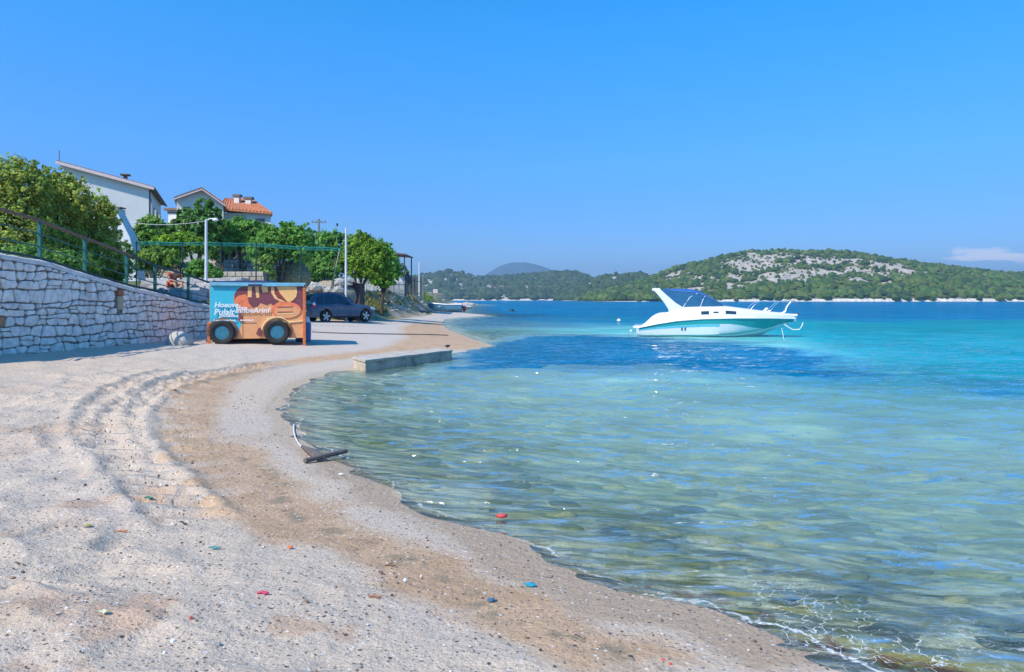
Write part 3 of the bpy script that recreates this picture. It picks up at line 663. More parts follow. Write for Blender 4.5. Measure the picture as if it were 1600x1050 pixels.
# irregular coursed rubble: wavy courses, tilted joints, some stones split
rr = random.Random(3)
def clip(poly, a, b, c):      # keep a*x+b*y<=c
    out = []
    for i in range(len(poly)):
        p, q = poly[i], poly[(i+1) % len(poly)]; dp, dq = a*p[0]+b*p[1]-c, a*q[0]+b*q[1]-c
        if dp <= 0: out.append(p)
        if (dp < 0) != (dq < 0) and dp != dq:
            t = dp/(dp-dq); out.append((p[0]+(q[0]-p[0])*t, p[1]+(q[1]-p[1])*t))
    return out
BR_S = 4.05; BR_Z = 2.02                    # the brick and the tan block let into the wall
cells = []
def course_z(k, s): return cz_[k]+.11*(mnoise.noise(Vector((s*.55, k*.5, 3)))+.6*mnoise.noise(Vector((s*1.9, k*2.3, 7))))
cz_ = [.25]
while cz_[-1] < 3.6: cz_.append(cz_[-1]+rr.uniform(.19, .31))
def take(poly):
    s = sum(p[0] for p in poly)/len(poly); z = sum(p[1] for p in poly)/len(poly)
    if abs(s-BR_S) < .1 and 1.6 < z < 2.2: return
    t0, t1 = wtop(s), wtop(s+.1); sl_ = (t1-t0)/.1
    poly = clip(poly, -sl_, 1, t0-sl_*s-.13)
    if len(poly) >= 3: poly = clip(poly, 0, -1, -(wbase(s)-.12))
    if len(poly) >= 3 and abs(s-BR_S) < .7 and 1.5 < z < 2.3: poly = clip(poly, (1 if s < BR_S else -1), 0, (BR_S-.12 if s < BR_S else -(BR_S+.12)))
    if len(poly) < 3: return
    ar = abs(sum(poly[k][0]*poly[(k+1) % len(poly)][1]-poly[(k+1) % len(poly)][0]*poly[k][1] for k in range(len(poly))))/2
    if ar < .007: return
    cx = sum(p[0] for p in poly)/len(poly); cz = sum(p[1] for p in poly)/len(poly); g = rr.uniform(.008, .018)
    poly = [(p[0]+(cx-p[0])*g/max(math.hypot(p[0]-cx, p[1]-cz), .03)*1.3, p[1]+(cz-p[1])*g/max(math.hypot(p[0]-cx, p[1]-cz), .03)*1.3) for p in poly]
    rp = []; n = len(poly)
    for k in range(n):
        p0, p, p1 = poly[k-1], poly[k], poly[(k+1) % n]; cut = rr.choice((.02, .03, .05, .075))
        for q in (p0, p1):
            L = math.hypot(q[0]-p[0], q[1]-p[1])
            if L < 1e-6: continue
            f = min(.4, cut/L); rp.append((p[0]+(q[0]-p[0])*f+rr.uniform(-.006, .006), p[1]+(q[1]-p[1])*f+rr.uniform(-.006, .006)))
    cells.append((cx, cz, rp, ar))
for k in range(len(cz_)-1):
    s = -2.7+rr.uniform(0, .3); tilt = rr.uniform(-.06, .06)
    while s < 11.9:
        wd = rr.choice((.2, .27, .34, .42, .5))*(1 if s < 5 else .74); tl2 = rr.uniform(-.06, .06); e = s+wd
        m_ = (s+e)/2; z0, z1 = course_z(k, m_), course_z(k+1, m_)
        if wbase(m_)-.15 < z1 and z0 < wtop(m_)-.1:
            a0, a1, am_, b0, b1, bm_ = course_z(k, s-tilt), course_z(k, e-tl2), z0+rr.uniform(-.015, .015), course_z(k+1, s+tilt), course_z(k+1, e+tl2), z1+rr.uniform(-.015, .015)
            P_ = [(s-tilt, a0), (m_, am_), (e-tl2, a1), (e+tl2, b1), (m_, bm_), (s+tilt, b0)]
            q = rr.random()
            if q < .16 and z1-z0 > .2:
                f = rr.uniform(.35, .65); zl, zr2 = a0+(b0-a0)*f, a1+(b1-a1)*(f+rr.uniform(-.12, .12))
                take([(s-tilt, a0), (m_, am_), (e-tl2, a1), (e+tl2*(2*f-1), zr2), (s+tilt*(2*f-1), zl)]); take([(s+tilt*(2*f-1), zl), (e+tl2*(2*f-1), zr2), (e+tl2, b1), (m_, bm_), (s+tilt, b0)])
            else: take(P_)
        s = e; tilt = tl2
def stone_geo(mb, cell, r):
    s, z, rp, ar = cell; cx = sum(p[0] for p in rp)/len(rp); cz = sum(p[1] for p in rp)/len(rp)
    pr = r.uniform(.03, .075); tx, tz = r.uniform(-.06, .06), r.uniform(-.06, .06)
    rings = []
    for f, o in ((1, -.02), (.985, pr*.6), (.90, pr)):
        rings.append([wp(cx+(p[0]-cx)*f, o+((p[0]-cx)*tx+(p[1]-cz)*tz if o > 0 else 0), cz+(p[1]-cz)*f) for p in rp])
    n = len(rp); b = len(mb.v); mb.v += [tuple(p) for q in rings for p in q]
    for i in range(2):
        for k in range(n): mb.f.append((b+i*n+k, b+i*n+(k+1) % n, b+(i+1)*n+(k+1) % n, b+(i+1)*n+k))
    c = wp(cx, pr+r.uniform(.0, .015), cz); mb.v.append(tuple(c)); ci = len(mb.v)-1
    for k in range(n): mb.f.append((b+2*n+k, b+2*n+(k+1) % n, ci))
cells.sort(key=lambda c: (0 if c[0] > -.6 else 1, (c[0])))
rs = random.Random(9); rest = MB(); nst = 0
for c in cells:
    if nst < 298 and c[0] > -.6:
        m_ = rs.choices(stone_m, (5, 4, 3, .12))[0]; mb = MB(); stone_geo(mb, c, rs); o = mb.build('stone', m_, wall, world=True, smooth=False, fix=True); nst += 1
    else: stone_geo(rest, c, rs)
tag(rest.build('small_stones', stone_m[0], wall, world=True), kind='stuff')
mb = MB(); b_ = [wp(BR_S+a, o, z) for o in (-.02, .07) for a, z in ((-.11, BR_Z), (.11, BR_Z), (.11, BR_Z+.17), (-.11, BR_Z+.17))]
mb.add(b_, [(0, 1, 2, 3), (7, 6, 5, 4), (0, 4, 5, 1), (1, 5, 6, 2), (2, 6, 7, 3), (3, 7, 4, 0)])
tag(mb.build('brick', mat('brick_red', (.42, .13, .07), .9, var=.2), wall, world=True, bevel=.008), 'orange red brick set in the grey stones')
mb = MB(); b_ = [wp(BR_S+a, o, z) for o in (-.02, .06) for a, z in ((-.11, BR_Z-.42), (.11, BR_Z-.42), (.11, BR_Z-.015), (-.11, BR_Z-.015))]
mb.add(b_, [(0, 1, 2, 3), (7, 6, 5, 4), (0, 4, 5, 1), (1, 5, 6, 2), (2, 6, 7, 3), (3, 7, 4, 0)])
tag(mb.build('stone', mat('tan_block', (.45, .38, .24), .9, var=.15), wall, world=True, bevel=.01), 'tan block under the orange brick')

# ---------------------------------------------------------------- railing
green = mat('green_paint', (.018, .12, .105), .45, var=.25, scale=14, dirt=((.10, .07, .05), 9, .66))
dgreen = mat('dark_green_paint', (.012, .045, .04), .5, var=.2)
rustw = mat('weathered_rail', (.20, .125, .085), .75, var=.35, scale=12)
RT = [-.12, 0, .1415, .316, .507, .658, .861, 1.0, 1.2]; RP = [310, 325, 345, 372, 397, 415, 430, 441, 447]
def rail_z(t):
    py = np.interp(t, RT, RP); y = 16.3+8.9*t
    return float(EYE-(py-HOR)*y/F)
rl = thing('metal_railing', 'teal green metal railing with brown handrail along the top of the stone wall', 'railing', tuple(wp(4, -.12, 2.4)))
for t in (-.05, .1415, .316, .507, .658, .861, 1.02, 1.19):
    s = t*WL; z0, z1 = wtop(s)-.1, rail_z(t); mb = MB(); a = wp(s, -.12, 0)
    mb.box(a.x-.045, a.x+.045, a.y-.03, a.y+.03, z0, z1-.01); mb.box(a.x-.09, a.x+.09, a.y-.07, a.y+.07, wtop(s)-.005, wtop(s)+.02)
    mb.build('post', green, rl, world=True, bevel=.006)
def rail(name, m_, t0, t1, fz, r, n=26):
    mb = MB(); mb.tube([wp(t*WL, -.12, fz(t)) for t in np.linspace(t0, t1, n)], r, 8); return mb.build(name, m_, rl, world=True, smooth=True)
tag(rail('handrail', rustw, -.3, .53, rail_z, .045), 'brown weathered upper stretch of handrail')
rail('handrail', dgreen, .535, 1.3, rail_z, .038)
for f in (.36, .68): rail('mid_rail', green, -.3, 1.3, lambda t: wtop(t*WL)*(1-f)+rail_z(t)*f, .016)
rail('bottom_rail', dgreen, -.3, 1.3, lambda t: wtop(t*WL)+.085, .033)

# ---------------------------------------------------------------- half-round boulder at the wall foot
def rock(name, p, r, m_, seed, parent=None, sub=2, flat=1, amp=.28, smooth=True):
    import bmesh
    bm = bmesh.new(); bmesh.ops.create_icosphere(bm, subdivisions=sub, radius=1)
    off = Vector((seed*3.1, seed*1.7, seed*.9))
    for v in bm.verts:
        d = v.co.normalized(); k = 1+amp*mnoise.noise(d*1.3+off)+amp*.5*mnoise.noise(d*3.1+off); v.co = Vector((d.x*r[0]*k, d.y*r[1]*k, d.z*r[2]*k))
    me = bpy.data.meshes.new(name); bm.to_mesh(me); bm.free(); me.materials.append(m_)
    me.polygons.foreach_set('use_smooth', [smooth]*len(me.polygons))
    o = link(bpy.data.objects.new(name, me), parent); o.location = p; return o
bl = Vector((-10.35, 21.3, ground_z(-10.35, 21.3)))
o = rock('boulder', (bl.x, bl.y, bl.z+.08), (.42, .32, .34), mat('pale_boulder', (.47, .44, .39), .95, var=.12, bump=.5), 4, sub=3, amp=.14); tag(o, 'pale rounded boulder at the foot of the stone wall, left of the painted trailer', 'boulder')

# ---------------------------------------------------------------- stone stairway behind the railing, with the seated person
step_m = [mat('step_stone_a', (.46, .45, .44), .9, var=.3, scale=4, bump=.5), mat('step_stone_b', (.36, .35, .34), .9, var=.3, scale=4, bump=.5)]
st = thing('stone_stairway', 'broad flight of rough grey stone steps behind the railing, left of the white lamp post', 'steps', (-13, 24, 1.6))
zs_ = 1.72
for i in range(13):
    d = 21.6+i*.62; x0 = -.55*d+.3+rs.uniform(-.15, .15); x1 = wall_x(d)-.75; mb = MB(); x = x0
    zt = zs_+i*.092
    while x < x1-.2:
        wd = rs.uniform(.5, 1.0); e = min(x+wd, x1); dz = rs.uniform(-.025, .03)
        mb = MB(); mb.box(x+.012, e-.012, d+rs.uniform(-.06, .06), d+.75, zt-.5, zt+dz); mb.build('step_stone', rs.choice(step_m), st, world=True, bevel=.025); x = e
skin = mat('skin', (.50, .27, .17), .6, var=.08); redc = mat('red_cloth', (.50, .07, .035), .85, var=.2, scale=12); hairm = mat('dark_hair', (.03, .018, .012), .7)
shortm = mat('dark_shorts', (.05, .05, .07), .85)
def skinmesh(name, joints, edges, m_, parent, lev=2, root=0):
    me = bpy.data.meshes.new(name); me.from_pydata([j[:3] for j in joints], edges, []); me.materials.append(m_)
    o = link(bpy.data.objects.new(name, me), parent)
    md = o.modifiers.new('skin', 'SKIN'); md.use_smooth_shade = True
    for i, j in enumerate(joints):
        v = me.skin_vertices[0].data[i]; v.radius = (j[3], j[4] if len(j) > 4 else j[3]); v.use_root = (i == root)
    sb_ = o.modifiers.new('sub', 'SUBSURF'); sb_.levels = lev; sb_.render_levels = lev
    return o
pd = 26.0; px_ = (266-800)*pd/F
zseat = zs_+round((pd-21.6)/.62)*.092+.02
per = thing('person', 'person in red with bare legs sitting bent forward on the steps behind the railing', 'person', (px_, pd+.1, zseat), R(58))
# local frame: -y is forwards
J = [(0, 0, .12, .13, .11), (0, -.04, .30, .125, .10), (0, -.13, .47, .15, .10), (0, -.2, .55, .06), (0, -.25, .61, .05), (0, -.30, .70, .095, .10), (0, -.31, .77, .08, .085),
     (.10, -.08, .08, .085), (.13, -.45, .14, .062), (.13, -.50, -.12, .048), (.13, -.50, -.33, .036), (.13, -.62, -.36, .03),
     (-.10, -.08, .08, .085), (-.15, -.44, .15, .062), (-.16, -.56, -.12, .048), (-.16, -.58, -.33, .036), (-.16, -.70, -.36, .03),
     (.19, -.15, .50, .055), (.25, -.25, .27, .042), (.17, -.44, .22, .032), (.14, -.52, .18, .028),
     (-.19, -.15, .50, .055), (-.26, -.26, .27, .042), (-.18, -.44, .23, .032), (-.14, -.53, .19, .028)]
E = [(0, 1), (1, 2), (2, 3), (3, 4), (4, 5), (5, 6), (0, 7), (7, 8), (8, 9), (9, 10), (10, 11), (0, 12), (12, 13), (13, 14), (14, 15), (15, 16), (2, 17), (17, 18), (18, 19), (19, 20), (2, 21), (21, 22), (22, 23), (23, 24)]
body = skinmesh('body', J, E, skin, per)
for sx_ in (1, -1):
    for k in range(4):
        skinmesh('finger', [(sx_*(.135-.012*k), -.53, .18, .011), (sx_*(.13-.014*k), -.565, .165-.003*k, .009), (sx_*(.125-.014*k), -.575, .135, .007)], [(0, 1), (1, 2)], skin, per, 1)
skinmesh('shirt', [(0, -.01, .10, .145, .125), (0, -.045, .30, .14, .115), (0, -.13, .46, .165, .115), (.20, -.15, .495, .068), (.245, -.22, .37, .06), (-.20, -.15, .495, .068), (-.245, -.22, .37, .06)], [(0, 1), (1, 2), (2, 3), (3, 4), (2, 5), (5, 6)], redc, per)
skinmesh('shorts', [(0, .01, .09, .15, .13), (.10, -.10, .085, .105), (.12, -.30, .12, .085), (-.10, -.10, .085, .105), (-.135, -.30, .125, .085)], [(0, 1), (1, 2), (0, 3), (3, 4)], redc, per)
o = rock('hair', (0, -.285, .745), (.105, .115, .11), hairm, 2, per, 2, amp=.08)
mb = MB(); mb.add([(0.0, -.405, .70), (.018, -.39, .68), (-.018, -.39, .68), (0, -.39, .73)], [(0, 1, 2), (0, 3, 1), (0, 2, 3), (1, 3, 2)]); mb.build('nose', skin, per)
eym = mat('eye_dark', (.02, .015, .01), .3)
for s_ in (1, -1): rock('eye', (s_*.034, -.392, .722), (.011, .008, .007), eym, 1, per, 1, amp=0)

# ================================================================ PAINTED TRAILER
B = GG(476, 540.5); TL = 2.95; A = B-Vector((math.cos(R(16))*TL, math.sin(R(16))*TL, 0)); ang = R(16)
tr = thing('painted_trailer', 'boxy beach trailer with teal and orange advert panel, orange legs and two black tyres', 'trailer', (A.x, A.y, min(A.z, B.z)), ang)
def tu(px): return (px-334)/143.0*TL
TH = 2.12; 
def tv(py): return (541-py)/105.0*TH if True else 0
teal = mat('panel_teal', s2l((62, 184, 204)), .45, var=.05, dirt=(s2l((110, 195, 205)), 4, .64)); orange = mat('panel_orange', s2l((228, 160, 108)), .5, var=.08, scale=5, dirt=(s2l((214, 170, 130)), 3, .62))
brown = mat('panel_plum', s2l((122, 66, 74)), .5, var=.15, scale=6); paleo = mat('panel_pale_orange', s2l((240, 186, 118)), .5, var=.08)
coral = mat('panel_coral', s2l((238, 128, 82)), .5, var=.1); cream = mat('panel_cream', s2l((240, 214, 150)), .5, var=.06)
dred = mat('panel_dark_red', s2l((150, 60, 50)), .5, var=.1); black = mat('tyre_rubber', (.018, .02, .02), .75, var=.3, scale=20)
oleg = mat('orange_paint', (.62, .17, .05), .55, var=.15, dirt=((.5, .42, .36), 8, .66)); lidm = mat('lid_blue', (.16, .42, .55), .5, var=.12); roll = mat('rolled_awning', (.03, .05, .12), .8, var=.3)
rimm = mat('rim_teal', (.05, .22, .30), .35, metal=.4, var=.2); whitep = mat('white_print', (.75, .78, .78), .6, var=.03)
steel_ = mat('galvanised', (.45, .46, .47), .4, metal=.6); DP = 1.15; zb = tv(527.5); zt = tv(441)
mb = MB(); mb.box(tu(336), tu(476.5), .06, DP, zb, zt); mb.build('body', orange, tr, bevel=.015)
mb = MB(); mb.box(tu(476.6), tu(477.8), .08, DP-.02, zb, zt-.01); tag(mb.build('end_panel', mat('end_dark', (.05, .035, .04), .7, var=.4, scale=15), tr), 'dark right end panel')
mb = MB(); mb.box(tu(335), tu(477.5), .02, .055, zb-.01, zt); tag(mb.build('front_panel', orange, tr, bevel=.006), 'orange and teal printed front panel')
lay = [0]
def shape(name, m_, pts, parent=tr):
    lay[0] += 1; y1 = .02-.003*lay[0] if False else .0175-.0022*lay[0]
    mb = MB(); mb.prism([(tu(a), tv(b)) for a, b in pts], 'y', y1, .021); return mb.build(name, m_, parent)
def ell(cx, cy, rx, ry, n=28, a0=0, a1=360): return [(cx+rx*math.cos(R(a0+(a1-a0)*k/n)), cy+ry*math.sin(R(a0+(a1-a0)*k/n))) for k in range(n if a1-a0 == 360 else n+1)]
shape('printed_patch', teal, [(335.4, 443), (392, 443), (380, 448), (373, 455), (370, 464), (372, 474), (377, 484), (381, 493), (381, 505), (376, 516), (372, 527), (335.4, 527)])
shape('printed_patch', coral, ell(385, 463, 15, 19))
shape('printed_patch', brown, [(374, 450), (380, 445), (386, 443.2), (425, 443.2), (425, 470), (420, 474), (414, 472), (409, 470), (405, 476), (398, 478), (392, 470), (391, 462), (384, 464), (377, 472), (371, 466), (371, 456)])
shape('printed_patch', brown, [(424, 443.2), (476.6, 443.2), (476.6, 486), (470, 478), (456, 470), (440, 466), (428, 474), (424, 470)])
shape('printed_patch', coral, [(371.5, 463), (378, 458), (388, 456), (391, 462), (386, 465), (379, 470), (374, 474)])
for q in ([(391, 443.3), (397, 443.3), (396.4, 461), (390.5, 461)], [(401.5, 443.3), (407, 443.3), (408, 461.5), (403.6, 462)], [(410.5, 443.3), (421, 443.3), (421, 453), (413, 453.5)]): shape('printed_stripe', paleo, q)
shape('printed_patch', dred, [(431, 443.3), (438, 443.3), (446, 456), (453, 467), (445, 467), (436, 458)])
shape('printed_patch', paleo, [(425.5, 443.3), (430, 443.3), (431, 455), (436, 463), (448, 468), (440, 468), (431, 463), (426, 454)])
shape('printed_patch', paleo, [(434, 443.4), (464, 443.4), (465.5, 452), (464, 460), (459, 466), (452, 470), (446, 463), (439, 454)])
shape('printed_disc', coral, ell(449, 482, 22.5, 13.5))
shape('printed_disc', orange, ell(450.5, 484.5, 19.5, 10))
for cy, m_ in ((477.3, brown), (485.5, dred)): shape('printed_slit', m_, [(434.5, cy-1), (458.5, cy-1.2), (460, cy+.4), (436, cy+1.1)])
shape('printed_slit', cream, [(434.5, 487.0), (460, 486.7), (460, 487.9), (436, 488.1)])
shape('printed_arc', cream, ell(434, 517, 24, 25, 20, 185, 330)+ell(434, 517, 20.5, 21.5, 20, 185, 330)[::-1])
shape('printed_arc', cream, [(418, 495), (424, 494), (440, 499), (460, 500.5), (474, 499), (474, 500.8), (455, 502.5), (436, 502), (422, 499)])
shape('printed_leaf', brown, [(403, 520), (407, 511), (409.5, 510), (411.5, 514), (410.5, 523), (408, 524)])
shape('printed_patch', dred, [(377, 487), (379.5, 486), (380, 492), (384, 497), (380, 501), (376, 498), (378, 494)])
fcache = {}
def text(s_, size, m_, parent, loc, rx=90, shear=0, thick=0, rz=0, sx=1.0, name='lettering', align='LEFT'):
    cu = bpy.data.curves.new('t', 'FONT'); cu.body = s_; cu.size = size; cu.shear = shear; cu.offset = thick; cu.extrude = .002; cu.align_x = align; cu.resolution_u = 2
    ob = bpy.data.objects.new('t', cu); C.objects.link(ob); bpy.context.view_layer.update()
    me = bpy.data.meshes.new_from_object(ob.evaluated_get(bpy.context.evaluated_depsgraph_get())); bpy.data.objects.remove(ob)
    me.name = name; me.materials.clear(); me.materials.append(m_)
    o = link(bpy.data.objects.new(name, me), parent); o.location = loc; o.rotation_euler = (R(rx), 0, R(rz)); o.scale = (sx, 1, 1); return o
yl = -.034
text('Hoeuve', .235, whitep, tr, (tu(341.5), yl, tv(477)), shear=.25, thick=.006, sx=.98)
text('thte', .20, whitep, tr, (tu(373.5), yl-.001, tv(481.5)), shear=.25, thick=.006, sx=1.0)
text('Pulalt', .27, whitep, tr, (tu(341), yl-.002, tv(489)), shear=.2, thick=.006, sx=1.02)
text('InnovArinf', .24, whitep, tr, (tu(372), yl-.003, tv(486)), shear=.2, thick=.005, sx=1.02)
text('Jonellau', .12, whitep, tr, (tu(349), yl, tv(492.5)), shear=.2, thick=.004, sx=1.5)
text('Laanoverioe', .085, whitep, tr, (tu(341), yl, tv(499)), shear=.1, thick=.004, sx=1.55)
text('anoovarz', .085, whitep, tr, (tu(379.5), yl, tv(499)), shear=.1, thick=.004, sx=1.3)
mb = MB(); mb.box(tu(335), tu(478.5), -.07, DP+.06, zt+.005, zt+.075); mb.build('lid', lidm, tr, bevel=.02)
mb = MB(); mb.tube([(tu(337), -.045, zt-.01), (tu(380), -.05, zt-.015), (tu(430), -.05, zt-.02), (tu(476), -.045, zt-.01)], [.03, .035, .04, .03], 8); mb.build('rolled_edge', lidm, tr, smooth=True)
mb = MB(); mb.tube([(tu(338), .1, zt+.10), (tu(372), .06, zt+.105), (tu(410), .03, zt+.11), (tu(421), .0, zt+.10)], [.022, .035, .05, .02], 8); mb.build('rolled_awning', roll, tr, smooth=True)
mb = MB(); mb.tube([(tu(392), -.095, zt-.01), (tu(412), -.10, zt-.012)], .03, 8); mb.build('awning_strap', roll, tr, smooth=True)
for px, y0 in ((334.0, .0), (476.4, .0), (334.0, DP-.05), (476.4, DP-.05)):
    mb = MB(); mb.box(tu(px)-.045, tu(px)+.045, y0-.03, y0+.05, -.05, zt-.02 if px > 400 else zb+.1); mb.build('leg', oleg if px < 400 or True else oleg, tr, bevel=.008)
mb = MB()   # left end frame, standing a little proud of the box
mb.box(tu(328.3), tu(331), .5, .58, -.03, tv(505)); mb.box(tu(328.3), tu(336), .5, .58, tv(526), tv(523)); mb.box(tu(329), tu(336), .45, .62, tv(505), tv(501)); mb.box(tu(330), tu(336), .4, .6, tv(523), tv(506))
mb.build('end_frame', oleg, tr, bevel=.01)
mb = MB(); mb.box(tu(477.6), tu(478.6), .02, .06, zb, zt); mb.build('edge_trim', whitep, tr)
for px, in ((353.5,), (435,)):
    w_ = MB(); r_ = .385; zc = tv(517.5)
    w_.lathe([(r_*.56, -.13), (r_*.62, -.15), (r_*.9, -.15), (r_*.98, -.12), (r_, -.05), (r_*.98, .02), (r_*.6, .04)], 36, 'y', (tu(px), 0, zc), cap=False); ty = w_.build('tyre', black, tr, smooth=True)
    h = MB(); h.lathe([(r_*.57, -.125), (r_*.52, -.10), (r_*.46, -.07), (r_*.2, -.075), (r_*.16, -.10), (.001, -.105)], 28, 'y', (tu(px), 0, zc)); h.build('rim', rimm, ty, smooth=True)
    g_ = MB()
    for k in range(5):
        a = R(72*k+15); c_, s_ = math.cos(a), math.sin(a)
        g_.prism([(tu(px)+c_*.05-s_*.02, zc+s_*.05+c_*.02), (tu(px)+c_*.2-s_*.045, zc+s_*.2+c_*.045), (tu(px)+c_*.2+s_*.045, zc+s_*.2-c_*.045), (tu(px)+c_*.05+s_*.02, zc+s_*.05-c_*.02)], 'y', -.118, -.08)
    g_.build('spokes', mat('rim_pale', (.25, .45, .52), .35, metal=.3), ty, bevel=.005)
    lug = MB()
    for k in range(30):
        a = 2*math.pi*k/30; rot_ = Matrix.Rotation(-a, 3, 'Y'); c_ = Vector((tu(px)+r_*math.cos(a), -.05, zc+r_*math.sin(a)))
        lug.box(c_.x-.02, c_.x+.012, -.11, .0, c_.z-.022, c_.z+.022, rot_, c_)
    tag(lug.build('tread', black, ty), kind='stuff')
    ar = MB(); ou = [(tu(px)+.47*math.cos(R(q)), zc+.47*math.sin(R(q))) for q in range(-25, 206, 11)]; inn = [(tu(px)+.415*math.cos(R(q)), zc+.415*math.sin(R(q))) for q in range(-25, 206, 11)]
    ar.prism(ou+inn[::-1], 'y', -.03, .02); ar.build('wheel_arch', mat('arch_dark_orange', (.28, .10, .04), .6), tr)
for k, (u, m_) in enumerate(((.3, 'rear_axle'), (.8, 'front_axle'))):
    pass
mb = MB(); mb.box(tu(350), tu(440), .5, .62, zb-.13, zb-.02); mb.box(tu(350), tu(440), 1.2, 1.32, zb-.13, zb-.02); mb.build('chassis', black, tr, bevel=.01)
seam = mat('seam_dark', (.16, .07, .04), .8)
for u in (.345, .68): mb = MB(); mb.box(TL*u-.004, TL*u+.004, .010, .03, zb, zt); mb.build('panel_seam', seam, tr)
for px in (345, 400, 466):
    mb = MB(); mb.box(tu(px)-.05, tu(px)+.05, -.078, -.071, zt+.02, zt+.055); mb.build('hinge', steel_, tr, bevel=.003)
for px, py in ((339, 447), (339, 523), (473, 447), (473, 523), (404, 524), (404, 446)):
    mb = MB(); mb.lathe([(.012, -.0), (.012, .008)], 8, 'y', (tu(px), -.022, tv(py))); mb.build('bolt', steel_, tr)
mb = MB(); mb.tube([(tu(335), .55, zb+.0), (tu(329), .55, zb-.08), (tu(326), .55, zb-.1)], .03, 8); mb.build('tow_bar', black, tr, smooth=True)
# blue water drum standing by the trailer's right end
dr = GG(480.5, 528); dr.z -= .02
tk = thing('blue_drum', 'blue and white plastic drum standing against the right end of the painted trailer', 'drum', (-7.37, 24.1, ground_z(-7.37, 24.1)))
mb = MB(); mb.lathe([(.2, 0), (.26, .02), (.27, .3), (.26, .33), (.27, .36), (.27, .62), (.24, .68)], 22); mb.build('barrel', mat('drum_blue', (.04, .12, .30), .4, var=.1), tk, smooth=True)
mb = MB(); mb.lathe([(.23, .68), (.24, .70), (.20, .86), (.08, .90), (.07, .95), (.01, .96)], 20); mb.build('lid', mat('drum_white', (.55, .65, .75), .4), tk, smooth=True)

# ================================================================ CAR
ra, fa = GG(508, 503), GG(570, 499.5)
ca_ang = math.atan2(fa.y-ra.y, fa.x-ra.x); 
def spline(x, X_, Y_): return float(np.interp(x, X_, Y_))
WBs = (Vector((fa.x-ra.x, fa.y-ra.y))).length; 
if WBs < 2.6 or WBs > 3.1: 
    # set the heading so that the wheelbase is 2.8 m while both wheels stay on their lines of sight
    best = None
    for k in range(-200, 400):
        fy = ra.y+k*.01; fx = (570-800)*fy/F; e = abs(math.hypot(fx-ra.x, fy-ra.y)-2.85)
        if best is None or e < best[0]: best = (e, fx, fy)
    fa = Vector((best[1], best[2], ground_z(best[1], best[2]))); ca_ang = math.atan2(fa.y-ra.y, fa.x-ra.x)
car = thing('parked_car', 'dark blue grey estate SUV parked on the gravel behind the painted trailer', 'car', (ra.x, ra.y, (ground_z(ra.x, ra.y)+ground_z(fa.x, fa.y))/2-.0), ca_ang)
car.scale = (1, 1, 1.07)
# local: x forward from the rear axle of the near side, near side y=0 -> hub plane; body centre line at y=+.80 (far side positive)
paint = mat('car_paint', (.045, .09, .165), .3, metal=.2, var=.05, coat=.8, dirt=((.10, .10, .10), 2.5, .62)); glassd = mat('car_glass', (.015, .03, .05), .06, var=.02, spec=.9)
trimd = mat('car_trim', (.02, .02, .022), .6); alloy = mat('alloy', (.55, .57, .6), .3, metal=.7, var=.05); redl = mat('tail_lamp_red', (.55, .02, .03), .25); clearl = mat('lamp_clear', (.75, .78, .8), .15, spec=.8)
CY = .80; WR = .36; XR = -.92; XF = 3.72
def arch(x):
    z = .30
    for c in (0, 2.85):
        d = abs(x-c)
        if d < .43: z = max(z, WR+math.sqrt(max(.43**2-d*d, 0)))
    return z
belt = lambda x: spline(x, [XR, -.7, 0, 1.2, 2.2, 3.0, 3.5, XF], [.92, 1.02, 1.06, 1.03, 1.0, .97, .86, .62])
hoodz = lambda x: spline(x, [XR, -.85, -.7, 1.7, 2.05, 2.6, 3.2, 3.5, XF], [.95, 1.05, 1.09, 1.06, 1.09, 1.05, .95, .84, .58])
hw = lambda x: spline(x, [XR, -.8, -.5, 0, 2.6, 3.2, 3.55, XF], [.72, .84, .90, .93, .93, .90, .80, .62])
xsn = sorted(set([round(v, 3) for v in list(np.linspace(XR, XF, 36))+[c+d for c in (0, 2.85) for d in (-.435, -.43, -.4, -.35, -.28, -.2, -.1, 0, .1, .2, .28, .35, .4, .43, .435)]]))
secs = []
for x in xsn:
    h = hw(x); zb_ = arch(x); bz = max(belt(x), zb_+.05); tz = max(hoodz(x), bz+.02)
    half = [(h*.80, max(zb_, .26)), (h*.97, zb_+.01), (h*1.0, zb_+(bz-zb_)*.35), (h*1.0, zb_+(bz-zb_)*.6), (h*.985, bz-.04), (h*.94, bz), (h*.8, tz), (0, tz+.03)]
    full = [(x, CY-a, z) for a, z in half]+[(x, CY+a, z) for a, z in half[-2::-1]]
    secs.append(full)
mb = MB(); mb.loft(secs, closed=True); bodyo = mb.build('body', paint, car, smooth=True)
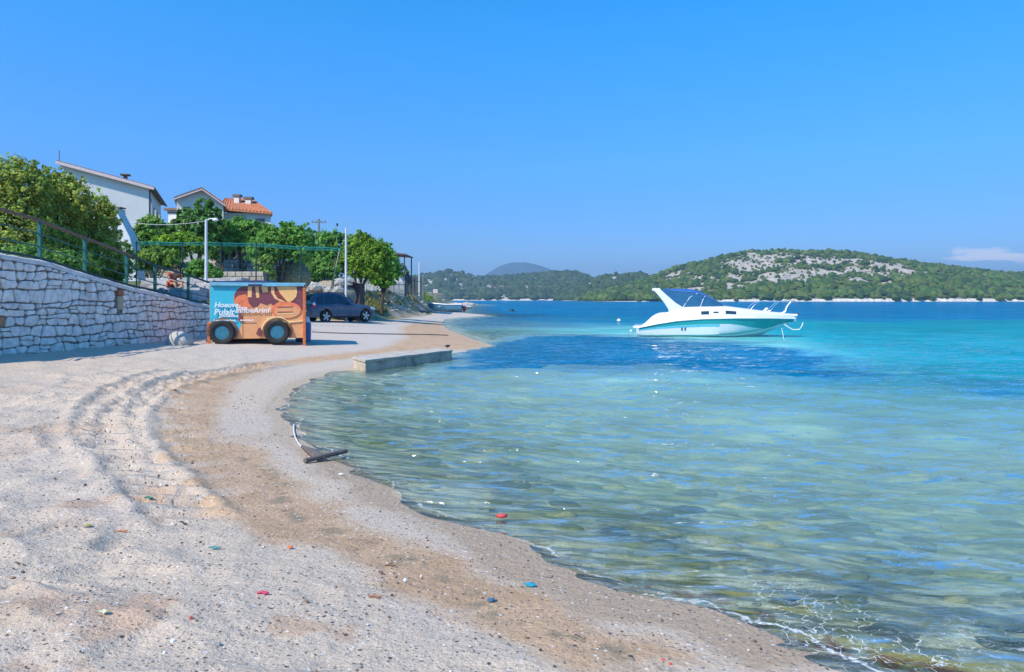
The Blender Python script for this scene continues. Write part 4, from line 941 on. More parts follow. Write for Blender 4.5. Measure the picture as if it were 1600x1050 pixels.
# greenhouse
roofz = lambda x: spline(x, [-.88, -.6, -.3, .5, 1.1, 1.45, 1.8, 2.12], [1.22, 1.60, 1.71, 1.76, 1.73, 1.65, 1.42, 1.10])
gx = np.linspace(-.88, 2.12, 22); secs = []; 
for x in gx:
    b = 1.03; rz = roofz(x); tw = .80-.22*(rz-b)/.65*.9
    secs.append([(x, CY-.86, b), (x, CY-tw-.02, rz-.10 if rz > 1.2 else rz), (x, CY-tw+.10, rz-.02), (x, CY, rz), (x, CY+tw-.10, rz-.02), (x, CY+tw+.02, rz-.10 if rz > 1.2 else rz), (x, CY+.86, b)])
mb = MB(); mb.loft(secs, closed=False); mb.build('cabin', paint, car, smooth=True)
for sd_, sgn in ((0, -1), (1, 1)):
    for (x0, x1) in ((-.55, -.05), (.02, .78), (.86, 1.62)):
        q = []
        def side(x, f, o=.012):
            b = 1.05; rz = roofz(x); tw = .80-.22*(rz-1.03)/.65*.9; top = rz-.13
            return (x, CY+sgn*((.86)*(1-f)+(tw+.02)*f+o), b+(top-b)*f)
        n = 6; lo_ = [side(x0+(x1-x0)*k/n, .05) for k in range(n+1)]; hi_ = [side(x0+(x1-x0)*k/n, .93) for k in range(n+1)]
        lo2 = [side(x0+(x1-x0)*k/n, .05, -.01) for k in range(n+1)]; hi2 = [side(x0+(x1-x0)*k/n, .93, -.01) for k in range(n+1)]
        mb = MB(); mb.loft([[lo_[k], hi_[k], hi2[k], lo2[k]] for k in range(n+1)], closed=True); mb.build('side_window', glassd, car)
def capz(x0, x1, name):
    mb = MB(); rows = []
    for x in np.linspace(x0, x1, 6):
        rz = roofz(x); tw = .80-.22*(rz-1.03)/.65*.9
        rows.append([(x, CY+f*(tw-.04), rz+.014-(abs(f)**3)*.015) for f in np.linspace(-1, 1, 7)])
    mb.loft(rows, cap=False); o = mb.build(name, glassd, car); sm = o.modifiers.new('thick', 'SOLIDIFY'); sm.thickness = .008
capz(-.84, -.58, 'rear_window'); capz(1.50, 2.04, 'windscreen')
for sgn in (-1, 1):
    y = CY+sgn*.885
    mb = MB(); mb.prism([(-.92, .86), (-.70, .84), (-.62, .96), (-.74, 1.10), (-.86, 1.10)], 'y', y-.03, y+.035); tl = mb.build('tail_lamp', redl, car, bevel=.01)
    mb = MB(); mb.prism([(-.88, 1.0), (-.72, 1.0), (-.70, 1.05), (-.78, 1.16), (-.86, 1.16)], 'y', y-.04, y+.045); mb.build('lamp_lens', clearl, tl)
    mb = MB(); mb.prism([(3.28, .74), (3.52, .70), (3.60, .76), (3.40, .88), (3.2, .88)], 'y', y-.12 if sgn > 0 else y-.03, y+.03 if sgn > 0 else y+.12); mb.build('headlamp', clearl, car, bevel=.01)
    mb = MB(); mb.box(1.55, 1.78, CY+sgn*1.0-.09, CY+sgn*1.0+.09, 1.05, 1.2); mb.build('door_mirror', paint, car, bevel=.04)
    mb = MB(); mb.tube([(-.5, CY+sgn*.62, 1.66), (.3, CY+sgn*.62, 1.74), (1.1, CY+sgn*.62, 1.71), (1.4, CY+sgn*.62, 1.62)], .02, 6); mb.build('roof_rail', trimd, car, smooth=True)
    mb = MB(); mb.box(.42, 2.42, CY+sgn*.93-.02, CY+sgn*.93+.02, .27, .36); mb.build('sill', trimd, car, bevel=.01)
    for x in (.5, 1.3):
        mb = MB(); mb.box(x, x+.17, CY+sgn*.93-.025, CY+sgn*.93+.025, .88, .915); mb.build('door_handle', trimd, car, bevel=.008)
    for c in (0, 2.85):
        yc = CY+sgn*.83
        mb = MB(); mb.lathe([(.22, -.11), (.30, -.12), (WR, -.09), (WR, .09), (.30, .12), (.22, .11)], 30, 'y', (c, yc, WR-.01), cap=False); wh = mb.build('wheel', black, car, smooth=True)
        mb = MB(); mb.lathe([(.235, sgn*.115), (.21, sgn*.09), (.19, sgn*.03), (.001, sgn*.03)] if sgn > 0 else [(.235, -.115), (.21, -.09), (.19, -.03), (.001, -.03)], 26, 'y', (c, yc, WR-.01)); mb.build('rim', trimd, wh, smooth=True)
        sp = MB()
        for k in range(5):
            a = R(72*k+9); c_, s_ = math.cos(a), math.sin(a); w0, w1 = .035, .055
            sp.prism([(c+c_*.02-s_*w0, WR-.01+s_*.02+c_*w0), (c+c_*.24-s_*w1, WR-.01+s_*.24+c_*w1), (c+c_*.24+s_*w1, WR-.01+s_*.24-c_*w1), (c+c_*.02+s_*w0, WR-.01+s_*.02-c_*w0)], 'y', yc+sgn*.095, yc+sgn*.125)
        sp.build('spokes', alloy, wh, bevel=.006)
for x in (-.02+.45, .82, 1.68):
    mb = MB(); mb.box(x-.004, x+.004, CY-.934, CY-.92, .36, 1.0); mb.build('door_seam', trimd, car)
mb = MB(); mb.prism([(XF-.06, .3), (XF+.03, .34), (XF+.03, .55), (XF-.04, .6)], 'y', CY-.6, CY+.6); mb.build('grille', trimd, car, bevel=.02)
mb = MB(); mb.box(XR-.03, XR+.03, CY-.26, CY+.26, .62, .74); mb.build('number_plate', whitep, car)
# ================================================================ MOTOR CRUISER
SB = Vector(((995-800)*36.3/F, 36.3, 0)); BB = Vector(((1243-800)*34.5/F, 34.5, 0)); BL = (BB-SB).length; bang = math.atan2(BB.y-SB.y, BB.x-SB.x)
boat = thing('motor_cruiser', 'white motor cruiser with teal stripe and blue windscreen canopy moored in the bay', 'boat', (SB.x, SB.y, 0), bang)
bx = lambda px: (px-995)/248*BL
bz = lambda px, py: (523.8+(px-995)*.0125-py)*(36.3-1.8*(px-995)/248)/F*1.0
gel = mat('white_gelcoat', (.78, .79, .80), .22, var=.03, coat=.3); tealst = mat('teal_stripe_and_reflection', (.02, .36, .36), .3, var=.05); cyanst = mat('cyan_stripe', (.10, .55, .66), .3)
canv = mat('blue_canvas', (.03, .12, .38), .55, var=.15); bglass = mat('boat_glass', (.03, .11, .20), .05, spec=.9); steel = mat('stainless', (.7, .72, .75), .18, metal=.9); darkp = mat('dark_port', (.02, .05, .07), .1)
Bw = lambda p: spline(p, [995, 1020, 1060, 1120, 1150, 1180, 1205, 1225, 1238, 1244], [1.18, 1.30, 1.38, 1.38, 1.28, 1.02, .70, .36, .12, .02])
zsh = lambda p: bz(p, spline(p, [995, 1030, 1060, 1100, 1150, 1200, 1244], [512, 505, 500.5, 497.5, 496.5, 497, 498.5]))
zch = lambda p: spline(p, [995, 1100, 1150, 1180, 1205, 1225, 1244], [.06, .08, .16, .32, .50, .72, .80])
zke = lambda p: spline(p, [995, 1130, 1160, 1185, 1205, 1225, 1238, 1244], [-.42, -.42, -.30, -.02, .30, .56, .72, .80])
bch = lambda p: Bw(p)*spline(p, [995, 1120, 1180, 1225, 1244], [.9, .86, .62, .4, .3])
ztp = lambda p: bz(p, spline(p, [995, 1004, 1010, 1022, 1032, 1045, 1058, 1070, 1100, 1135, 1170, 1200, 1225, 1244], [511, 508, 503, 492.5, 489, 487.2, 484.5, 481, 479.5, 478.5, 483, 487, 489.5, 492.5]))
def hs(p, f, o=0):
    f_ = f**.8; y = bch(p)+(Bw(p)-bch(p))*f_; return (bx(p), -(y+o), zch(p)+(zsh(p)-zch(p))*f)
PX = list(np.linspace(996, 1244, 44))
secs = []
for p in PX:
    half = [(0, zke(p)), (bch(p)*.5, zke(p)*.55+zch(p)*.45), (bch(p), zch(p))]+[(-hs(p, f)[1], hs(p, f)[2]) for f in (.25, .5, .75, 1)]
    secs.append([(bx(p), -y, z) for y, z in half[::-1]]+[(bx(p), y, z) for y, z in half[1:]])
mb = MB(); mb.loft(secs, closed=False); mb.build('hull', gel, boat, smooth=True)
secs = []
for p in PX:
    B_ = Bw(p); zs = zsh(p); zt_ = max(ztp(p), zs+.03); cock = sst(1066, 1072, p) if p > 1010 else 1.0
    zf = max(zs-.25, .35)
    inner = zf*(1-cock)+zt_*cock; k = 1-cock
    half = [(B_*1.0, zs), (B_*1.015, zs+.03), (B_*.95, zs+(zt_-zs)*.55), (B_*.86, zt_-.02), (B_*(.80 if k < .5 else .78), zt_), (B_*(.5+.24*k), inner+.02*(1-k)), (0, inner+.03)]
    secs.append([(bx(p), -y, z) for y, z in half]+[(bx(p), y, z) for y, z in half[-2::-1]])
mb = MB(); mb.loft(secs, closed=False); mb.build('deck', gel, boat, smooth=True)
def strip(name, m_, f0, f1, p0, p1, o=.006, n=40):
    for sg in (1, -1):
        rows = []
        for p in np.linspace(p0, p1, n):
            r = [hs(p, f0(p)+(f1(p)-f0(p))*k/4, o) for k in range(5)]; rows.append([(a, b*sg, c) for a, b, c in r])
        mb = MB(); mb.loft(rows, cap=False); ob = mb.build(name, m_, boat, smooth=True)
flo = lambda p: spline(p, [998, 1050, 1100, 1140, 1158, 1172, 1190, 1200], [.80, .70, .70, .68, .56, .36, .12, .0])
strip('stripe', tealst, flo, lambda p: .97, 1000, 1240)  # real stripe amidships; the flare over the bow paints in reflected water
strip('stripe', cyanst, lambda p: flo(p)-.16, lambda p: flo(p)-.02, 1000, 1125, .007)
strip('stripe', tealst, lambda p: .0, lambda p: .05, 1000, 1200, .007)
for sg in (1, -1):
    mb = MB(); mb.tube([(bx(p), -sg*(Bw(p)*1.02+.01), zsh(p)+.01) for p in np.linspace(1000, 1242, 30)], .022, 6); mb.build('rubbing_strake', gel, boat, smooth=True)
mb = MB(); mb.box(bx(990.5), bx(1003), -1.05, 1.05, bz(995, 511.5), bz(995, 508)); mb.build('swim_platform', gel, boat, bevel=.03)
for sg in (1, -1):
    mb = MB(); pts = [(bx(a), bz(a, b)) for a, b in ((1021, 451.5), (1034, 452.5), (1046, 463), (1058, 473), (1071, 481), (1062, 487), (1048, 488), (1046, 482), (1040, 473), (1031, 462))]
    y0 = -sg*1.08; mb.prism(pts, 'y', y0-.055, y0+.055); mb.build('radar_arch_leg', gel, boat, bevel=.03)
mb = MB(); mb.box(bx(1021), bx(1034), -1.1, 1.1, bz(1028, 455), bz(1028, 451)); mb.build('radar_arch_top', gel, boat, bevel=.03)
ctop = lambda p: bz(p, spline(p, [1033, 1045, 1065, 1085, 1098, 1112, 1125, 1138], [453.5, 451.5, 451.3, 452.5, 456.5, 463.5, 470.5, 478.5]))
cbot = lambda p: max(bz(p, spline(p, [1033, 1045, 1060, 1069, 1100, 1138], [454.5, 463.5, 475.5, 480.5, 479.8, 479.0])), 0)
cw = lambda p: spline(p, [1033, 1069, 1095, 1115, 1128, 1138], [1.04, 1.06, 1.0, .82, .58, .2])
def csec(p, a0, a1, n, o=0):
    out = []
    for k in range(n+1):
        a = a0+(a1-a0)*k/n      # 0 at side foot, 1 at crown
        th = a*math.pi/2; y = cw(p)*(math.cos(th)**.55 if a < 1 else 0)+o; z = cbot(p)+(ctop(p)-cbot(p))*math.sin(th)**.9 if a > 0 else cbot(p)
        out.append((bx(p), y, z+o))
    return out
ps = list(np.linspace(1033, 1138, 26))
for nm, m_, a0, a1, o in (('windscreen', bglass, 0, .62, 0), ('canopy', canv, .6, 1.0, .012)):
    rows = []
    for p in ps:
        h = csec(p, a0, a1, 8, o); full = [(x, -y, z) for x, y, z in h]+([(x, y, z) for x, y, z in h[-2::-1]] if a1 == 1 else [])
        rows.append(full)
    if a1 == 1:
        mb = MB(); mb.loft(rows[:20], cap=False); ob = mb.build(nm, m_, boat, smooth=True)
        mb = MB(); mb.loft(rows[19:], cap=False); ob2 = mb.build('windscreen', bglass, boat, smooth=True)
    else:
        for sg in (1, -1):
            mb = MB(); mb.loft([[(x, sg*y, z) for x, y, z in r] for r in rows], cap=False); mb.build(nm, m_, boat, smooth=True)
for sg in (1, -1):
    for path in ([(1069, 0), (1080, .35), (1092, .62)], [(1096, 0), (1100, .3), (1104, .62)]):
        mb = MB(); mb.tube([tuple(Vector((csec(p, a, a, 1)[0][0], sg*csec(p, a, a, 1)[0][1]*1.01, csec(p, a, a, 1)[0][2]))) for p, a in path], .018, 6); mb.build('screen_frame', gel, boat, smooth=True)
    mb = MB(); mb.tube([(bx(p), sg*(cw(p)+.012), cbot(p)+.01) for p in np.linspace(1069, 1138, 14)], .022, 6); mb.build('screen_frame', gel, boat, smooth=True)
    mb = MB(); mb.tube([(lambda q: (q[0], sg*q[1]*1.01, q[2]+.01))(csec(p, .62, .62, 1)[0]) for p in np.linspace(1048, 1128, 16)], .016, 6); mb.build('screen_frame', steel, boat, smooth=True)
def dk(p, f): 
    B_ = Bw(p); return B_*(1.015-.065*min(f/.55, 1)-(.09*max(0, (f-.55)/.45))), zsh(p)+(ztp(p)-zsh(p))*f
for a, b in ((1097, 1109), (1115.5, 1123.5), (1134, 1150)):
    for sg in (1, -1):
        f0, f1 = (.38, .66) if b-a > 9 else (.48, .60)
        rows = [[(bx(p), sg*(dk(p, f)[0]+.012), dk(p, f)[1]) for f in (f0, (f0+f1)/2, f1)]+[(bx(p), sg*(dk(p, f)[0]-.03), dk(p, f)[1]) for f in (f1, f0)] for p in np.linspace(a, b, 5)]
        mb = MB(); mb.loft(rows, closed=True); mb.build('porthole', darkp, boat)
for p in (1067.5, 1072.5):
    q = hs(p, .47, .01); mb = MB(); mb.prism([(q[0]-.035, q[2]-.08), (q[0]+.03, q[2]-.09), (q[0]+.045, q[2]+.06), (q[0]-.02, q[2]+.08)], 'y', q[1]-.004, q[1]+.03); mb.build('hull_vent', darkp, boat)
qz = hs(1112, .35, .012)
# bow rails
for sg in (1, -1):
    top = [(bx(p), sg*max(Bw(p)*.8*k, .05), bz(p, y)) for p, y, k in ((1172, 484, 1), (1178, 477, 1), (1186, 471.5, 1), (1200, 470, 1), (1220, 470.2, 1), (1241, 470.5, 1.0))]
    mb = MB(); mb.tube(top, .017, 6); mb.build('bow_rail', steel, boat, smooth=True)
    for p, p2 in ((1200, 1218), (1222, 1236)):
        mb = MB(); yb = sg*Bw(p)*.8; ye = sg*max(Bw(p2)*.8, .05)
        mb.tube([(bx(p), yb, ztp(p)), (bx(p)+.14, yb*.97+ye*.03, ztp(p)+.10), (bx((p+p2)/2), (yb+ye)/2, (ztp(p)+bz(p2, 470.3))/2), (bx(p2), ye, bz(p2, 470.3))], .016, 6); mb.build('rail_stanchion', steel, boat, smooth=True)
mb = MB(); mb.tube([(bx(1241), -.13, bz(1241, 470.5)), (bx(1243), 0, bz(1243, 470.6)), (bx(1241), .13, bz(1241, 470.5))], .017, 6); mb.build('bow_rail', steel, boat, smooth=True)
mb = MB(); mb.tube([(bx(1228), -.13, bz(1228, 478)), (bx(1233), -.1, bz(1233, 478)), (bx(1238), -.06, bz(1238, 472))], .014, 6); mb.build('rail_stanchion', steel, boat, smooth=True)
mb = MB(); mb.box(bx(1228), bx(1246), -.11, .11, bz(1238, 494), bz(1238, 490.5)); mb.build('bow_roller', gel, boat, bevel=.02)
mb = MB(); mb.tube([(bx(1240), 0, bz(1244, 491)), (bx(1247), 0, bz(1247, 491))], [.05, .085], 10); mb.build('anchor', trimd, boat, smooth=True)
mb = MB(); mb.tube([(bx(1193), -.55, bz(1193, 488)), (bx(1198), -.56, bz(1198, 482.5)), (bx(1199), -.56, bz(1199, 481))], [.09, .09, .04], 10); mb.build('fender', gel, boat, smooth=True)
mb = MB(); mb.tube([(bx(1026), 0, bz(1026, 451)), (bx(1024), 0, bz(1024, 446))], .012, 6); mb.build('light_mast', steel, boat)
seatm = mat('seat_vinyl', (.6, .6, .58), .5)
for y in (-.5, .5):
    mb = MB(); mb.box(bx(1052), bx(1064), y-.28, y+.28, .4, 1.3); mb.build('seat', seatm, boat, bevel=.05)
ropem = mat('white_rope', (.68, .68, .64), .85)
def wpt(px, py, d): return pt(px, py, d)
mb = MB(); mb.tube([wpt(1222, 499, 34.55), wpt(1227, 508, 34.4), wpt(1238, 515, 34.3), wpt(1249, 515, 34.2), wpt(1253, 510, 34.15), wpt(1255, 504, 34.15)], .03, 6)
tag(mb.build('bow_line', ropem, None, smooth=True), 'white line hanging in a loop from the cruiser bow', 'rope')
mb = MB(); mb.tube([wpt(1218, 499, 34.6), wpt(1222, 515, 34.5), wpt(1225, 530, 32.5), Vector((13.1, 30.8, -.5))], .016, 6)
tag(mb.build('mooring_line', ropem, None, smooth=True), 'thin mooring line running from the cruiser bow down into the water', 'rope')
def buoy(px, py, r, lab, m_):
    d = EYE*F/(py-HOR); t = thing('mooring_buoy', lab, 'buoy', ((px-800)*d/F, d, 0))
    mb = MB(); mb.lathe([(.01, -.8*r), (.6*r, -.6*r), (r, 0), (.8*r, .55*r), (.3*r, .85*r), (.12*r, 1.0*r), (.01, 1.05*r)], 18); mb.build('float', m_, t, smooth=True)
    mb = MB(); mb.tube([(-.12*r, 0, .95*r), (-.12*r, 0, 1.3*r), (.12*r, 0, 1.3*r), (.12*r, 0, .95*r)], .07*r, 6); mb.build('ring', steel, t, smooth=True)
buoy(967, 501, .19, 'white mooring buoy floating to the left of the cruiser', gel); buoy(986, 517.5, .10, 'small cream float just off the cruiser stern', mat('cream_float', (.7, .66, .5), .5))
buoy(800, 486.5, .42, 'dark buoy far out in the bay beyond the sand spit', trimd)

# ---------------------------------------------------------------- open rowing boat on the spit, far shore boats
def dinghy(name, lab, cat_, px0, px1, d, m_hull, m_in, hh, motor=True, group=None, z0=None, flip=1):
    x0, x1 = (px0-800)*d/F, (px1-800)*d/F; L = x1-x0; z = z0 if z0 is not None else .0
    t = thing(name, lab, cat_, (x0, d, z), 0, group); n = 14; secs = []; secs2 = []
    for k in range(n+1):
        u = k/n; B_ = L*.17*(math.sin(min(u*1.9+.12, 1.57)))**.9*(1 if u > .02 else .2); zt_ = hh*(1.25-.45*u if u < .5 else 1.02-.0*u); zk_ = hh*.35*(1-u)**4
        if flip < 0: xx = L*(1-u)
        else: xx = L*u
        secs.append([(xx, -B_, zt_), (xx, -B_*.85, zt_*.4+zk_*.6), (xx, 0, zk_-.05), (xx, B_*.85, zt_*.4+zk_*.6), (xx, B_, zt_)])
        secs2.append([(xx, -B_*.9, zt_-.02), (xx, -B_*.72, zt_*.45+zk_*.5), (xx, 0, zk_+.06), (xx, B_*.72, zt_*.45+zk_*.5), (xx, B_*.9, zt_-.02)])
    mb = MB(); mb.loft(secs); mb.build('hull', m_hull, t, smooth=True)
    mb = MB(); mb.loft(secs2); mb.build('inside', m_in, t, smooth=True)
    for sg in (0, 4):
        mb = MB(); mb.tube([s_[sg] for s_ in secs], hh*.07, 6); mb.build('gunwale', gel, t, smooth=True)
    for u in (.35, .7):
        mb = MB(); B_ = L*.15; xx = L*u if flip > 0 else L*(1-u); mb.box(xx-.12, xx+.12, -B_, B_, hh*.7, hh*.78); mb.build('thwart', gel, t)
    if motor:
        xx = L*1.0 if flip > 0 else 0
        mb = MB(); mb.prism([(xx-.05, hh*.85), (xx+.5, hh*.8), (xx+.55, hh*.35), (xx+.35, 0), (xx+.1, .05), (xx+.1, hh*.5)], 'y', -.16, .16); mb.build('outboard_motor', mat('outboard_red', (.12, .02, .03), .4), t, bevel=.05)
    return t
dz = ground_z((695-800)*88/F, 88)
dinghy('rowing_boat', 'blue and white open boat with outboard motor lying by the sand spit', 'boat', 669, 722, 88, mat('boat_blue', (.06, .20, .32), .5, var=.1), mat('boat_grey', (.35, .4, .42), .6), .95, z0=max(dz, .0)+.02)
dinghy('moored_skiff', 'low white skiff at the water edge beyond the blue open boat', 'boat', 708, 737, 150, gel, mat('boat_grey', (.35, .4, .42), .6), .7, motor=False, z0=-.05)
# distant craft along the far shore
ORD = ['first', 'second', 'third', 'fourth', 'fifth', 'sixth', 'seventh', 'eighth', 'ninth', 'tenth', 'eleventh', 'twelfth', 'thirteenth', 'fourteenth', 'fifteenth']
for px, py, wd, h_ in ((848, 467.5, 12, 1.8), (783, 468, 10, 1.5), (918, 467.5, 9, 2.2), (876, 468, 6, 1.5), (894, 467, 4, 3), (1065, 469.8, 8, 1.1)):
    d = 1180 if px < 1000 else 600; x = (px-800)*d/F; L = wd*d/F
    t = thing('distant_boat', 'tiny white boat by the far shore, '+{848: 'the widest one left of the wooded hill', 783: 'leftmost of them', 918: 'rightmost below the low green headland', 876: 'small one right of the widest', 894: 'narrow tall one', 1065: 'directly behind the cruiser canopy'}[px], 'boat', (x-L/2, d, -.1), 0, 'boats along the far shore')
    mb = MB(); mb.loft([[(L*u, -L*.13*w_, h_*.5), (L*u, 0, -.3), (L*u, L*.13*w_, h_*.5)] for u, w_ in ((0, .8), (.3, 1), (.7, .9), (1, .05))], closed=True); mb.build('hull', gel, t)
    mb = MB(); mb.box(L*.2, L*.6, -L*.09, L*.09, h_*.5, h_*1.0); mb.build('cabin', gel, t)
for k, (px, py) in enumerate(sorted([(775, 452), (784, 451), (795, 452.5), (806, 451), (814, 452), (822, 450.5), (832, 453), (841, 451.5), (850, 451), (862, 453), (874, 450), (886, 452), (764, 449), (757, 452), (901, 456)])):
    rr2 = random.Random(k+50); x = (px-800)*1440/F; f = .32; d = 1300+450*f; x = (px-800)*d/F; z = float(zmid(np.array([(px-800)*1750/F]), np.array([f]))[0]); zv = EYE-(py-HOR)*d/F
    t = thing('village_house', ORD[k]+' pale village house counted across the far green hillside', 'house', (x, d, min(z, zv)-1), 0, 'village houses on the far hillside'); w2 = rr2.uniform(4, 7); h2 = zv-min(z, zv)+rr2.uniform(4.5, 6.5)
    mb = MB(); mb.box(-w2, w2, -4, 4, 0, h2); mb.build('wall', mat('far_white', (.5, .48, .43), .9), t)
    mb = MB(); mb.prism([(-w2-.5, h2-.1), (0, h2+2.4), (w2+.5, h2-.1)], 'y', -4.5, 4.5); mb.build('roof', mat('far_roof', (.42, .25, .16), .9), t)
for k in range(9):
    px = [1015, 1100, 1178, 1215, 1290, 1352, 1430, 1497, 1570][k]
    d = 648; x = (px-800)*d/F; t = thing('shore_hut', ORD[k]+' tiny hut from the left on the shoreline below the wooded hill', 'hut', (x, d, -.3), 0, 'huts along the wooded shore')
    w2 = [1.2, 1.2, 2, 1.5, 1.2, 1.4, 1.8, 5.5, 1.6][k]
    mb = MB(); mb.box(-w2, w2, -1.5, 1.5, 0, 3.0); mb.build('wall', mat('far_white', (.5, .48, .43), .9), t)
    mb = MB(); mb.prism([(-w2-.2, 2.95), (0, 3.9), (w2+.2, 2.95)], 'y', -1.8, 1.8); mb.build('roof', mat('far_roof2', (.4, .38, .34), .9), t)

# ================================================================ CONCRETE SLIP BLOCK
P0 = Vector((*[0, 0], 0)); c1 = pt(571, 581, 0) if False else None
def onz(px, py, z): d = (EYE-z)*F/(py-HOR); return Vector(((px-800)*d/F, d, z))
zt_ = .31; a = onz(571, 562.5, zt_); b = onz(706, 546.5, zt_); c = onz(552, 557.5, zt_); dd = Vector((c.x-a.x, c.y-a.y, 0))
qd = dd*1.0
conc = mat('old_concrete', (.52, .43, .32), .9, var=.25, scale=3, bump=.6, bscale=15, dirt=((.16, .13, .09), 1.6, .55)); conct = mat('concrete_top', (.50, .44, .36), .9, var=.2, scale=3, bump=.5)
jt = thing('concrete_jetty', 'low weathered concrete block jetty reaching from the sand into the shallow water', 'jetty', (a.x, a.y, 0)); a2, b2 = a-Vector((0, 0, 0)), b
mb = MB(); lo_ = -.55
v = [a, b, b+qd, a+qd]; n = 12
rows = []
for k in range(n+1):
    p = a.lerp(b, k/n); j = [rs.uniform(-.012, .012) for _ in range(4)]
    rows.append([(p.x, p.y, lo_), (p.x+j[0], p.y+j[0], .1), (p.x+j[1], p.y+j[1], zt_-.07), (p.x+qd.x, p.y+qd.y, zt_-.07), (p.x+qd.x, p.y+qd.y, lo_)])
mb.loft(rows, closed=True); mb.build('block', conc, jt, world=True, bevel=.01)
mb = MB(); rows = []
for k in range(n+1):
    p = a.lerp(b, k/n); e = (b-a).normalized()*(.03 if k == n else -.03 if k == 0 else 0)+Vector((0, 0, 0)); j = rs.uniform(-.008, .008); q = qd.normalized()
    rows.append([(p.x-q.x*.03+e.x, p.y-q.y*.03+e.y, zt_-.068), (p.x-q.x*.03+e.x, p.y-q.y*.03+e.y, zt_+j), (p.x+qd.x*1.02+e.x, p.y+qd.y*1.02+e.y, zt_+j), (p.x+qd.x*1.02+e.x, p.y+qd.y*1.02+e.y, zt_-.068)])
mb.loft(rows, closed=True); mb.build('slab', conct, jt, world=True, bevel=.012)
o = rock('stone', tuple(onz(699, 540.5, .3)), (.12, .09, .05), trimd, 5, None, 1); tag(o, 'small dark stone lying on the sand just beyond the jetty end', 'stone')

# ================================================================ T-SHAPED IRON, rope, litter
rust = mat('rusty_iron', (.12, .10, .09), .8, var=.35, scale=20, dirt=((.3, .26, .22), 12, .6))
ti = thing('iron_tee', 'dark rusty T-shaped iron bar lying at the water edge', 'scrap iron', tuple(GG(500, 716)))
p1, p2 = GG(476, 724.5), GG(541, 716.5); p2.z = max(p2.z, .02); p1.z += .03; p2.z += .05
mb = MB(); mb.tube([p1, p1.lerp(p2, .5), p2], .028, 8); mb.build('cross_bar', rust, ti, world=True, smooth=True)
p3 = onz(472, 698, .06); p4 = onz(503, 718, .05)
mb = MB(); mb.tube([p3, p3.lerp(p4, .5)+Vector((0, 0, .01)), p4], [.02, .05, .055], 8); mb.build('stem', rust, ti, world=True, smooth=True)
q1 = GG(468, 718); q2 = GG(466, 722)
mb = MB(); mb.tube([onz(472, 699, .04), onz(466, 692, .03), onz(461, 683, .025), onz(459, 672, .02), onz(459, 663, .02)], .010, 8); tag(mb.build('white_pole', mat('pale_pole', (.62, .64, .66), .6), None, smooth=True), 'thin pale bent pole lying in the water edge beyond the iron bar', 'pole')
pts = [GG(x, y)+Vector((0, 0, .02)) for x, y in ((487, 519.5), (520, 521), (560, 522), (600, 522.5), (640, 523), (672, 523.5), (700, 524.5))]
mb = MB(); mb.tube(pts, .025, 6); tag(mb.build('mooring_rope', mat('dark_rope', (.10, .09, .08), .9), None, smooth=True), 'long dark rope lying straight across the sand from trailer towards the water', 'rope')
def scrap(px, py, w_px, h_px, m_, name, lab, cat_, kind='flat', seed=1, ang_=0):
    g = GG(px, py); k = g.y/F; L = w_px*k*.82; W_ = max(h_px*k*1.3, .010); r = random.Random(seed)
    t = None
    if kind == 'flat':
        n = 9; pts = []
        for i in range(n):
            q = 2*math.pi*i/n; rr_ = r.uniform(.7, 1.05); pts.append((math.cos(q)*L/2*rr_, math.sin(q)*W_/2*rr_))
        mb = MB(); m = len(pts); c = math.cos(ang_); s_ = math.sin(ang_)
        top = [(a*c-b*s_, a*s_+b*c, .012+r.uniform(0, .012)) for a, b in pts]; bot = [(x, y, z-.006) for x, y, z in top]
        mb.add(top+bot+[(0, 0, .026), (0, 0, .016)], [(i, (i+1) % m, 2*m) for i in range(m)]+[(m+(i+1) % m, m+i, 2*m+1) for i in range(m)]+[(i, m+i, m+(i+1) % m, (i+1) % m) for i in range(m)])
        o = mb.build(name, m_, None)
    elif kind == 'stick':
        mb = MB(); c, s_ = math.cos(ang_), math.sin(ang_); rr_ = max(h_px*k*.5, .006)
        mb.tube([(-L/2*c, -L/2*s_, rr_), (-.1*L*c, -.1*L*s_+.006, rr_*1.6), (L*.2*c, L*.2*s_-.004, rr_), (L/2*c, L/2*s_, rr_*1.3)], [rr_*.7, rr_, rr_, rr_*.5], 6); o = mb.build(name, m_, None, smooth=True)
    else:
        o = rock(name, (0, 0, 0), (L/2, L*.4, max(h_px*k*.6, .01)), m_, seed, None, 1, smooth=False)
    o.location = g; tag(o, lab, cat_); return o
cm = lambda n, c: mat(n, c, .6, var=.15, scale=30)
